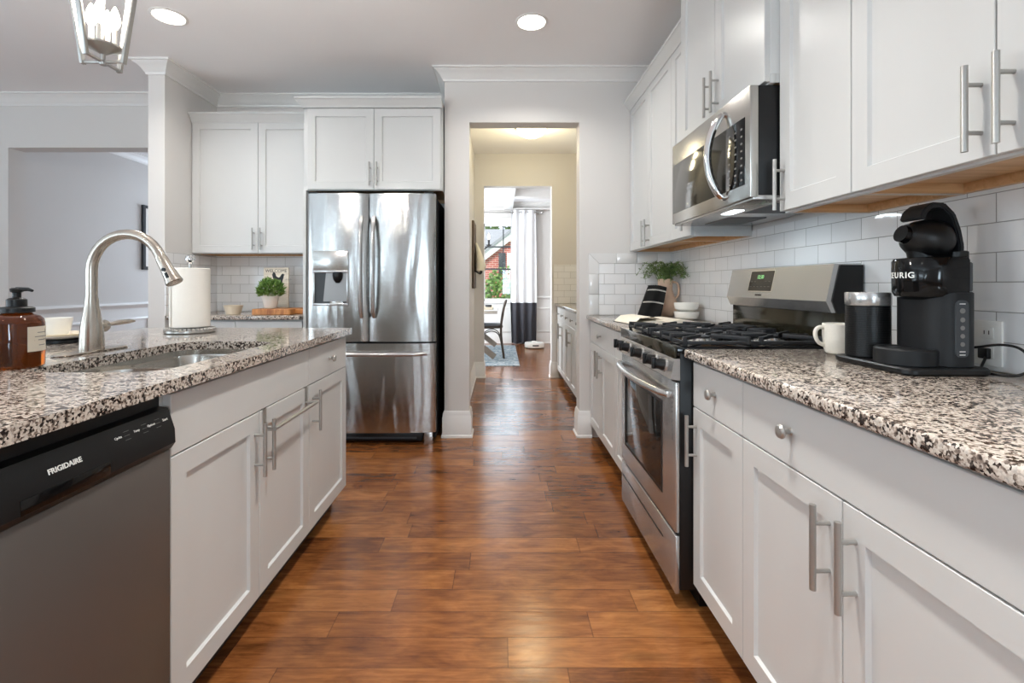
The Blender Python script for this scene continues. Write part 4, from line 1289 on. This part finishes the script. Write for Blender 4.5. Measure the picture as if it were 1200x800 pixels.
# ------------------------------------------------------------------ far right worktop: pitcher, fern, towel, bowls, book
jx, jy = 1.175, 3.425
jg = thing('pitcher', 'blush terracotta pitcher in the tiled corner holding greenery', 'pitcher', (jx, jy, CT))
m = MB()
rings = []
for z, r in ((0, .054), (.004, .058), (.03, .075), (.065, .083), (.105, .078), (.145, .060), (.19, .049), (.23, .050), (.265, .055), (.262, .049), (.20, .040), (.16, .040)):
    rings.append([(jx + r * math.cos(2 * PI * k / 40), jy + r * math.sin(2 * PI * k / 40), CT + .0005 + z) for k in range(40)])
m.loft(rings)
obj('jug', m, 'terra', jg)
hb = [(jx + .047, jy - .02, CT + .245), (jx + .072, jy - .035, CT + .235), (jx + .082, jy - .04, CT + .20), (jx + .078, jy - .04, CT + .155), (jx + .062, jy - .03, CT + .125)]
obj('handle', MB().tube(smooth_path(hb, 5), .0075, 12), 'terra', jg)
gr = thing('greenery', 'feathery green sprigs standing in the terracotta pitcher', 'plant', (jx, jy, CT + .26))
m = MB(); st = MB()
for k in range(58):
    a = random.uniform(0, 2 * PI); L = random.uniform(.08, .20)
    lean = random.uniform(.45, 1.25)
    dx, dy = math.cos(a) * lean * L * 1.0, min(math.sin(a) * lean * L, .10)
    if jx + dx > XW - .03:
        dx = XW - .03 - jx; dy -= .09 * lean
    p0 = Vector((jx + dx * .15, jy + dy * .15, CT + .20)); p1 = Vector((jx + dx * .6, jy + dy * .6, CT + .27 + L * .55)); p2 = Vector((jx + dx, min(jy + dy, YF - .03), CT + .27 + L * (.80 - lean * .65)))
    ps = smooth_path([p0, p1, p2], 5)
    st.tube(ps, .0012, 5)
    for i, p in enumerate(ps[2:]):
        for s in range(5):
            d = Vector((random.uniform(-1, 1), random.uniform(-1, 1), random.uniform(-.4, .9))).normalized() * random.uniform(.012, .026)
            q_ = p + d; q_.x = min(q_.x, XW - .012); q_.y = min(q_.y, YF - .012)
            m.leaf(p, q_, .0026, .002)
obj('fronds', m, 'fern', gr, smooth=0)
obj('stems', st, 'fern', gr)
# towel draped from the pitcher's mouth to the worktop
tw_ = thing('dish_towel', 'black kitchen towel with two pale stripes leaning beside the pitcher', 'towel', (1.07, 3.38, CT))
def tow(f, g):
    """f along the fall 0 top .. 1 bottom, g across 0..1"""
    cx_ = 1.098 - .085 * f + (g - .5) * (.12 + .035 * f)
    z = CT + .003 + .245 * (1 - f) - .03 * (g - .3) ** 2
    if f < .15: z -= .06 * ((.15 - f) / .15) ** 2 * .5
    y = 3.325 - .045 * f + .006 * math.sin(g * 9 + f * 3) + (.05 * ((.15 - f) / .15) ** 2 if f < .15 else 0)
    return Vector((cx_, y, max(z, CT + .002)))
def towpatch(f0, f1, off, n=10):
    front = []; m = MB()
    nf, ng = max(2, int((f1 - f0) * 24)), 12
    G = [[tow(f0 + (f1 - f0) * i / nf, j / ng) + Vector((0, -off, 0)) for j in range(ng + 1)] for i in range(nf + 1)]
    B_ = [[p + Vector((0, .022 if off == 0 else .001, 0)) for p in r] for r in G]
    rings = [g + list(reversed(b)) for g, b in zip(G, B_)]
    return m.loft(rings)
obj('cloth', towpatch(0, 1, 0), 'towelblack', tw_)
for f0 in (.22, .56): obj('stripe', towpatch(f0, f0 + .035, .0012), 'towelstripe', tw_)
# stacked white bowls
bx_, by_ = 1.170, 3.02
for k, (lab) in enumerate(('lower of two stacked white bowls beside the open book', 'upper of two stacked white bowls beside the open book')):
    z = CT + .0005 + k * .056
    tag(obj('bowl', MB().lathe([(.046, z), (.05, z + .002), (.068, z + .014), (.075, z + .040), (.0755, z + .0545), (.073, z + .0545), (.070, z + .04), (.055, z + .014), (.004, z + .010)], (bx_, by_, 0), 44), 'ceramic'), lab, 'bowl', 'stacked white bowls')
# open book
bk = thing('open_book', 'open cookbook with white pages lying on the far right worktop', 'book', (.93, 2.80, CT))
ca, sa = math.cos(R(8)), math.sin(R(8))
def bkp(u, v, z): return (.915 + u * ca - v * sa, 2.80 + u * sa + v * ca, CT + z)
m = MB()
m.loft([[bkp(u, v, z) for u, v in ((-.215, -.145), (.215, -.145), (.215, .145), (-.215, .145))] for z in (.0005, .003)])
obj('cover', m, 'cover', bk)
def pages(s, th):
    rings = []
    n = 12
    top = [(s * .21 * i / n, .0032 + th * (math.sin(PI * min(1, i / n * 1.12 + .02)) ** .5) * (1 - .35 * i / n) + .001) for i in range(n + 1)]
    prof = top + [(s * .21, .0031), (0, .0031)]
    return MB().loft([[bkp(u, v, z) for u, z in prof] for v in (-.14, .14)])
obj('pages', pages(-1, .022), 'page', bk)
obj('pages', pages(1, .026), 'page', bk)
m = MB().loft([[bkp(-.16, v, .026), bkp(-.10, v, .0275), bkp(-.05, v, .027)] for v in (-.12, -.02)], False, False)
obj('page_picture', m, 'pagepic', bk)
m = MB().loft([[bkp(-.21, v, .006), bkp(-.17, v, .038), bkp(-.10, v, .045), bkp(-.02, v, .024)] for v in (-.14, .14)], False, False)
obj('loose_leaf', m, 'page', bk)

# ------------------------------------------------------------------ CEILING LIGHTS
def can(label, x, y, power=9.5, spread=138, group='recessed ceiling lights'):
    t = thing('recessed_light', label, 'ceiling light', (x, y, CEIL), 0, group)
    obj('trim_ring', MB().lathe([(.100, CEIL - .0005), (.100, CEIL - .004), (.088, CEIL - .008), (.082, CEIL - .004), (.082, CEIL - .0005)], (x, y, 0), 40), 'trim', t)
    obj('lens', MB().lathe([(.083, CEIL - .0008), (.083, CEIL - .0045), (.05, CEIL - .0055), (.002, CEIL - .006)], (x, y, 0), 32), 'glow_can', t)
    area_light('recessed_lamp', (x, y, CEIL - .012), (0, 0, 0), .15, .15, power, WARM, 'DISK', spread)
can('round recessed ceiling light left, near the column', -1.99, 2.86)
can('round recessed ceiling light right of the doorway header', .185, 2.92)
can('recessed ceiling light above the aisle behind the camera', .185, -.3, 12.5, 100)
can('recessed ceiling light over the left side behind the camera', -2.0, -.6)
can('recessed ceiling light far back in the living room', -3.6, -2.2)
can('recessed ceiling light overhead above the aisle', .10, 1.25, 12.5, 100)

# lantern pendant
lx, ly = -1.30, 1.56
ln = thing('lantern_pendant', 'silver open-cage lantern pendant with lit candle bulbs over the island', 'pendant light', (lx, ly, CEIL))
zb, zm, zt_ = 1.857, 2.22, 2.36
rb_, rm_ = .066, .125
m = MB()
dirs = [Vector((1, 0, 0)), Vector((0, 1, 0)), Vector((-1, 0, 0)), Vector((0, -1, 0))]
C_ = Vector((lx, ly, 0))
for d in dirs:
    m.obox(C_ + d * rb_ + Vector((0, 0, zb)), C_ + d * rm_ + Vector((0, 0, zm)), .016, .010, d, .001)
    m.obox(C_ + d * rm_ + Vector((0, 0, zm)), C_ + d * .018 + Vector((0, 0, zt_)), .014, .009, (0, 0, 1), .001)
for i in range(4):
    m.obox(C_ + dirs[i] * rm_ + Vector((0, 0, zm)), C_ + dirs[(i + 1) % 4] * rm_ + Vector((0, 0, zm)), .010, .014, bev=.001)
for d in dirs[:2]: m.obox(C_ - d * rb_ + Vector((0, 0, zb + .006)), C_ + d * rb_ + Vector((0, 0, zb + .006)), .010, .008, bev=.001)
obj('cage', m, 'nickel', ln)
obj('stem', MB().tube([(lx, ly, zt_ - .03), (lx, ly, CEIL - .02)], .006, 12), 'nickel', ln)
obj('canopy', MB().lathe([(.06, CEIL - .0005), (.06, CEIL - .015), (.045, CEIL - .026), (.008, CEIL - .03)], (lx, ly, 0), 32), 'nickel', ln)
m = MB().lathe([(.010, zb - .004), (.012, zb + .004), (.006, zb + .012), (.007, zb + .03), (.020, zb + .038), (.045, zb + .050), (.050, zb + .054), (.050, zb + .060), (.004, zb + .060)], (lx, ly, 0), 28)
m.tube([(lx, ly, zb + .05), (lx, ly, zt_)], .005, 10)
obj('candle_dish', m, 'nickel', ln)
for k in range(4):
    a = R(20 + 90 * k)
    x, y = lx + .032 * math.cos(a), ly + .032 * math.sin(a)
    cn_ = obj('candle', MB().lathe([(.0075, zb + .060), (.0075, zb + .115), (.006, zb + .117)], (x, y, 0), 14), 'ceramic', ln)
    obj('bulb', MB().lathe([(.005, zb + .117), (.012, zb + .130), (.0155, zb + .145), (.012, zb + .165), (.005, zb + .185), (.001, zb + .192)], (x, y, 0), 14), 'glow_bulb', cn_)
pl_ = bpy.data.lights.new('lantern_glow', 'POINT'); pl_.energy = 40; pl_.color = WARM; pl_.shadow_soft_size = .05
po = bpy.data.objects.new('lantern_glow', pl_); po.location = (lx, ly, zb + .25); COL.objects.link(po)

# hall flush-mount light
hxx, hyy = .304, 4.85
hl = thing('flush_ceiling_light', 'lit glass dome ceiling light in the pantry hall', 'ceiling light', (hxx, hyy, CEIL))
obj('base_ring', MB().lathe([(.165, CEIL - .0005), (.165, CEIL - .022), (.15, CEIL - .028), (.01, CEIL - .028)], (hxx, hyy, 0), 40), 'nickel', hl)
obj('dome', MB().lathe([(.150, CEIL - .0285), (.148, CEIL - .045), (.125, CEIL - .075), (.08, CEIL - .098), (.03, CEIL - .108), (.004, CEIL - .110)], (hxx, hyy, 0), 40), 'glow_dome', hl)
obj('finial', MB().lathe([(.008, CEIL - .108), (.012, CEIL - .114), (.008, CEIL - .122), (.002, CEIL - .126)], (hxx, hyy, 0), 16), 'nickel', hl)
pl_ = bpy.data.lights.new('flush_glow', 'POINT'); pl_.energy = 11; pl_.color = (1.0, .88, .55); pl_.shadow_soft_size = .1
po = bpy.data.objects.new('flush_glow', pl_); po.location = (hxx, hyy, CEIL - .25); COL.objects.link(po)

# ------------------------------------------------------------------ PANTRY HALL
XP = .705
wP = (YH - .012 - 3.715) / 3
for k, lab in enumerate(('farthest pantry base cabinet against the hall end wall', 'middle pantry base cabinet in the hall beyond the doorway', 'nearest pantry base cabinet just beyond the doorway')):
    yo = YH - .012 - k * wP
    cabinet('pantry_cabinet', lab, 'white pantry cabinets in the hall', (XP, yo), RZ, wP - .001, XW - .01 - XP, .1, CB - .002,
            [('drawer', 0, wP / 2, ZS, .872, ('knob', wP / 4, .795)), ('drawer', wP / 2, wP - .001, ZS, .872, ('knob', 3 * wP / 4, .795)),
             ('door', 0, wP / 2, Z0, ZS, ('pull', wP / 2 - .036, .607)), ('door', wP / 2, wP - .001, Z0, ZS, ('pull', wP / 2 + .036, .607))])
worktop('granite worktop on the pantry cabinets in the hall', .655, XW - .002, 3.712, YH - .010)
# hook rack
hr = thing('hook_rack', 'dark wooden hook rack on the hall wall left of the doorway view', 'hook rack', (-.33, 5.40, 1.5))
obj('board', MB().box(-.3295, -.305, 5.34, 5.78, 1.10, 1.86, .003), 'rackwood', hr)
for y in (5.42, 5.58, 5.72):
    m = MB().tube(smooth_path([(-.306, y, 1.30), (-.28, y, 1.285), (-.255, y, 1.27), (-.235, y, 1.285), (-.232, y, 1.31)], 4), .008, 10)
    m.lathe([(.001, -.01), (.012, -.006), (.014, 0), (.012, .006), (.001, .01)], (-.232, y, 1.318), 10)
    obj('hook', m, 'iron', hr)
m = MB()
rings = []
for i, (z, w, d) in enumerate(((1.62, .02, .02), (1.56, .06, .05), (1.45, .11, .09), (1.36, .15, .12), (1.30, .16, .10))):
    rings.append([(-.300 + d * .5 + (d * .5) * math.cos(2 * PI * k / 24) * (1 + .12 * math.sin(5 * 2 * PI * k / 24)), 5.36 + w * math.sin(2 * PI * k / 24) + .16, z) for k in range(24)])
m.loft(rings)
tag(obj('cloth_bag', m, 'cloth'), 'cream cloth hanging on the dark hall rack', 'cloth bag')

# ------------------------------------------------------------------ DINING ROOM
tag(obj('area_rug', MB().box(-2.2, .26, 6.69, 8.95, .0005, .010, .003), 'rug'), 'pale blue-grey patterned rug under the dining table', 'rug')
tt = thing('dining_table', 'pale-topped trestle dining table partly hidden by the door jamb', 'table', (-.62, 7.8, 0))
obj('tabletop', MB().box(-1.18, -.06, 6.95, 8.70, .715, .762, .005), 'tabletop', tt)
for y in (7.12, 8.52):
    m = MB().obox((-1.14, y, .055), (-.32, y, .715), .07, .085)
    obj('leg', m, 'tablewood', tt)
    m = MB().obox((-.10, y + .071, .055), (-.92, y + .071, .715), .07, .085)
    obj('leg', m, 'tablewood', tt)
obj('stretcher', MB().box(-.66, -.58, 7.19, 8.5, .33, .41, .004), 'tablewood', tt)
tray = thing('table_tray', 'low white tray with a small dish on the dining table', 'tray', (-.22, 7.5, .762))
m = MB().box(-.35, -.12, 7.25, 7.75, .7625, .772, .002)
for (a, b, c, d) in ((-.35, -.34, 7.25, 7.75), (-.13, -.12, 7.25, 7.75), (-.35, -.12, 7.25, 7.26), (-.35, -.12, 7.74, 7.75)): m.box(a, b, c, d, .770, .80)
obj('tray', m, 'cream', tray)
tag(obj('small_dish', MB().lathe([(.03, .7725), (.05, .79), (.055, .83), (.05, .83), (.03, .785), (.003, .78)], (-.2, 7.42, 0), 24), 'slate'), 'small grey dish standing in the dining table tray', 'dish')
# cross-back chair, facing the table (-x)
def chair(label, x, y, rz):
    t = thing('dining_chair', label, 'chair', (x, y, .0105), rz, 'cross-back dining chairs')
    W2, SZ = .20, .46
    # local frame: front is -x
    s = MB()
    rings = []
    for z, ins in ((SZ, .008), (SZ + .008, 0), (SZ + .030, .002), (SZ + .038, .012)):
        pts_ = []
        for k in range(24):
            a = 2 * PI * k / 24
            sx_, sy_ = math.copysign(abs(math.cos(a)) ** .55, math.cos(a)), math.copysign(abs(math.sin(a)) ** .55, math.sin(a))
            w = (.215 - ins) * (1.0 if sx_ < 0 else .9)
            pts_.append((-.02 + sx_ * (.205 - ins), sy_ * w, z))
        rings.append(pts_)
    s.loft(rings)
    seat = obj('seat', s, 'chairwood', t, False)
    c = MB()
    rings = [[(x_ * .92 - .002, y_ * .92, z) for x_, y_, _ in rings[0]] for z in (SZ + .0385, SZ + .055, SZ + .060)]
    c.loft(rings); obj('cushion', c, 'seatpad', seat, False)
    for sgn in (-1, 1):
        obj('leg', MB().tube([(-.19, sgn * .18, SZ), (-.205, sgn * .19, 0.0)], [.017, .014], 12), 'chairwood', t, False)
        back = smooth_path([(.20, sgn * .16, 0.0), (.165, sgn * .165, .25), (.155, sgn * .17, SZ), (.175, sgn * .175, .65), (.205, sgn * .165, .80), (.225, sgn * .12, .87)], 4)
        obj('leg', MB().tube(back, .0165, 12), 'chairwood', t, False)
    top = smooth_path([(.205, -.165, .80), (.225, -.12, .865), (.235, 0, .885), (.225, .12, .865), (.205, .165, .80)], 5)
    obj('top_rail', MB().tube(top, .019, 12), 'chairwood', t, False)
    for sgn in (-1, 1):
        obj('back_cross', MB().tube(smooth_path([(.160, sgn * .14, SZ + .03), (.185 + sgn * .006, 0, .67), (.215, -sgn * .13, .855)], 5), .011, 10), 'chairwood', t, False)
    for sgn in (-1, 1):
        obj('bentwood_brace', MB().tube(smooth_path([(-.19, sgn * .17, .14), (-.15, sgn * .165, .33), (0, sgn * .16, .42), (.12, sgn * .16, .36), (.17, sgn * .16, .16)], 4), .008, 8), 'chairwood', t, False)
    return t
chair('dark cross-back chair facing the dining table, on the rug', -.16, 7.50, 0)
# curtain, rod
cu_ = thing('curtain', 'white linen curtain with a charcoal lower band beside the window', 'curtain', (.43, 9.24, 0))
def drape(z0, z1, x0a, x1a, x0b, x1b, amp0, amp1, n=72):
    m = MB(); rings = []
    for i in range(9):
        f = i / 8
        z = z1 + (z0 - z1) * f
        xa, xb, am = x0a + (x0b - x0a) * f, x1a + (x1b - x1a) * f, amp0 + (amp1 - amp0) * f
        r = []
        for k in range(n + 1):
            g = k / n
            r.append(Vector((xa + (xb - xa) * g, 9.235 + am * math.sin(g * 2 * PI * 3.4 + .6 * math.sin(f * 2)) + .006 * math.sin(g * 27), z)))
        rings.append(r + [p + Vector((0, .003, 0)) for p in reversed(r)])
    return m.loft(rings)
obj('panel', drape(.795, 2.585, .19, .665, .175, .685, .016, .022), 'curtain', cu_)
obj('band', drape(.012, .797, .175, .685, .20, .675, .022, .040), 'curtaindark', cu_)
for k in range(6):
    x = .215 + k * .085
    obj('grommet', MB().lathe([(.030, -.006), (.034, -.004), (.034, .004), (.030, .006), (.024, .004), (.024, -.004), (.030, -.006)], (x, 9.235 + .02, 2.545), 18, 'x', caps=False), 'nickel', cu_)
rd = thing('curtain_rod', 'nickel curtain rod with finial above the dining window', 'curtain rod', (.2, 9.235, 2.545))
obj('rod', MB().tube([(-.7, 9.255, 2.545), (.76, 9.255, 2.545)], .012, 12), 'nickel', rd)
obj('finial', MB().lathe([(.012, .76), (.022, .768), (.03, .79), (.022, .812), (.004, .82)], (0, 9.255, 2.545), 16, 'x'), 'nickel', rd)
m = MB()
for x in (-.55, .72): m.box(x - .01, x + .01, 9.24, YD, 2.52, 2.54)
obj('bracket', m, 'nickel', rd)
# robot vacuum
rv = thing('robot_vacuum', 'round white floor-cleaning robot by the dark curtain hem', 'robot vacuum', (.60, 8.66, 0))
obj('body', MB().lathe([(.160, .012), (.176, .018), (.178, .03), (.178, .085), (.172, .098), (.15, .104), (.004, .105)], (.60, 8.66, 0), 48), 'ceramic', rv)
obj('wheel_skirt', MB().lathe([(.155, 0.0), (.158, .002), (.158, .014), (.10, .015)], (.60, 8.66, 0), 40), 'black', rv)
obj('sensor_turret', MB().lathe([(.05, .103), (.05, .118), (.045, .122), (.003, .123)], (.60, 8.68, 0), 28), 'ceramic', rv)
m = MB().loft([[(.60 + .1795 * math.sin(a), 8.66 - .1795 * math.cos(a), z) for a in [R(-14 + 4 * k) for k in range(10)]] for z in (.048, .070)], False, False)
obj('sensor_window', m, 'sensor', rv)
# chandelier
cx0, cy0, cz0 = -.85, 7.6, 1.70
ch_ = thing('chandelier', 'black iron candle chandelier over the dining table, arm in the doorway', 'chandelier', (cx0, cy0, CEIL))
m = MB().lathe([(.004, cz0 - .12), (.03, cz0 - .09), (.045, cz0 - .03), (.025, cz0 + .05), (.018, cz0 + .25), (.03, cz0 + .32), (.008, cz0 + .38)], (cx0, cy0, 0), 18)
m.tube([(cx0, cy0, cz0 + .35), (cx0, cy0, CEIL - .03)], .007, 8)
m.lathe([(.06, CEIL), (.06, CEIL - .02), (.01, CEIL - .035)], (cx0, cy0, 0), 20)
obj('column', m, 'iron', ch_)
for k in range(6):
    a = R(60 * k)
    d = Vector((math.cos(a), math.sin(a), 0)); c = Vector((cx0, cy0, cz0))
    p = smooth_path([c + d * .03 + Vector((0, 0, .02)), c + d * .25 + Vector((0, 0, -.06)), c + d * .5 + Vector((0, 0, -.03)), c + d * .65 + Vector((0, 0, .06))], 5)
    am = MB().tube(p, .010, 10)
    e_ = c + d * .65
    am.lathe([(.004, e_.z + .05), (.05, e_.z + .068), (.054, e_.z + .075), (.004, e_.z + .072)], (e_.x, e_.y, 0), 18)
    ao = obj('arm', am, 'iron', ch_)
    cdl = MB().lathe([(.016, e_.z + .072), (.016, e_.z + .16), (.012, e_.z + .163)], (e_.x, e_.y, 0), 12)
    obj('candle_sleeve', cdl, 'iron', ao)
    obj('bulb', MB().lathe([(.007, e_.z + .163), (.018, e_.z + .185), (.020, e_.z + .20), (.012, e_.z + .23), (.002, e_.z + .255)], (e_.x, e_.y, 0), 12), 'glow_dome', ao)

# ------------------------------------------------------------------ SIDE ROOM
pf = thing('picture_frame', 'dark-edged framed picture on the blue-lit side room wall', 'picture', (-4.47, 6.1, 1.6))
obj('frame', MB().box(-4.4995, -4.470, 5.97, 6.62, 1.33, 2.14, .003), 'slate', pf)
obj('mat_board', MB().box(-4.470, -4.468, 6.01, 6.58, 1.37, 2.10), 'ceramic', pf)

# ------------------------------------------------------------------ OUTSIDE THE DINING WINDOW
sun = bpy.data.lights.new('sun', 'SUN'); sun.energy = 3.0; sun.angle = R(3); sun.color = (1, .97, .92)
so = bpy.data.objects.new('sun', sun); so.rotation_euler = (R(48), 0, R(-25)); COL.objects.link(so)
lo = obj('lawn', MB().box(-14, 14, 9.7, 45, -.75, -.6), 'lawn'); lo['kind'] = 'structure'
hs = thing('brick_house', 'red brick house with white gable trim outside the window', 'house', (2.5, 18, -.6))
gp = [(-1.3, -.6), (6.5, -.6), (6.5, 1.68), (2.6, 4.65), (-1.3, 1.68)]
obj('brick_wall', MB().prism(gp, 18.0, 20.5), 'brick', hs)
m = MB()
m.obox((-1.55, 17.93, 1.52), (2.6, 17.93, 4.70), .16, .26, (0, 0, 1)); m.obox((6.75, 17.93, 1.52), (2.6, 17.93, 4.70), .16, .26, (0, 0, 1))
obj('gable_trim', m, 'trim', hs)
m = MB()
m.prism([(-1.6, 1.60), (2.6, 4.82), (6.8, 1.60), (6.8, 1.72), (2.6, 4.96), (-1.6, 1.72)], 17.8, 20.7)
obj('roof', m, 'asphalt', hs)
w_ = obj('window', MB().box(.22, .95, 17.95, 18.02, 1.72, 2.35, .01), 'ceramic', hs)
obj('shutter', MB().box(-.10, .16, 17.95, 18.02, 1.55, 2.35, .01), 'slate', hs)
hs2 = thing('neighbour_house', 'pale grey roofed house behind the brick house', 'house', (-2, 27, -.6))
obj('wall', MB().box(-9, 6, 27.5, 31, -.6, 2.6), 'cream', hs2)
m = MB().prism([(27.0, 2.5), (31.5, 2.5), (29.2, 4.55)], -9.4, 6.4, 'x')
obj('roof', m, 'asphalt', hs2)
def bush(name, label, c, r, n, mat, leafsize, trunk, cat):
    t = thing(name, label, cat, (c[0], c[1], -.6))
    m = MB()
    for k in range(n):
        a = random.uniform(0, 2 * PI); e = math.asin(random.uniform(-.8, 1)); q_ = random.uniform(.3, 1) ** .4
        wob = 1 + .25 * mnoise.noise(Vector((math.cos(a) * 2, math.sin(a) * 2, e * 2 + c[0])))
        p = Vector((c[0] + r[0] * q_ * wob * math.cos(e) * math.cos(a), c[1] + r[1] * q_ * wob * math.cos(e) * math.sin(a), c[2] + r[2] * q_ * wob * math.sin(e)))
        d = Vector((random.uniform(-1, 1), random.uniform(-1, 1), random.uniform(-.6, 1))).normalized() * leafsize
        m.leaf(p, p + d, leafsize * .35, leafsize * .1)
    obj('foliage', m, mat, t, smooth=0)
    obj('trunk', MB().tube([(c[0], c[1], -.6), (c[0], c[1], c[2])], trunk, 8), 'bark', t)
bush('shrub', 'leafy green shrub in front of the brick house', (-.05, 12.6, .62), (.5, .5, .85), 1500, 'tree', .11, .03, 'shrub')
for i, (x, lab) in enumerate(((-4.6, 'leafy tree behind the neighbouring roof, left of the pane'), (1.2, 'leafy tree behind the neighbouring roof, centre of the pane'), (7.0, 'leafy tree behind the neighbouring roof, right of the pane'))):
    bush('tree', lab, (x, 36, 4.6), (2.6, 2.0, 3.2), 1500, 'tree', .5, .18, 'tree')
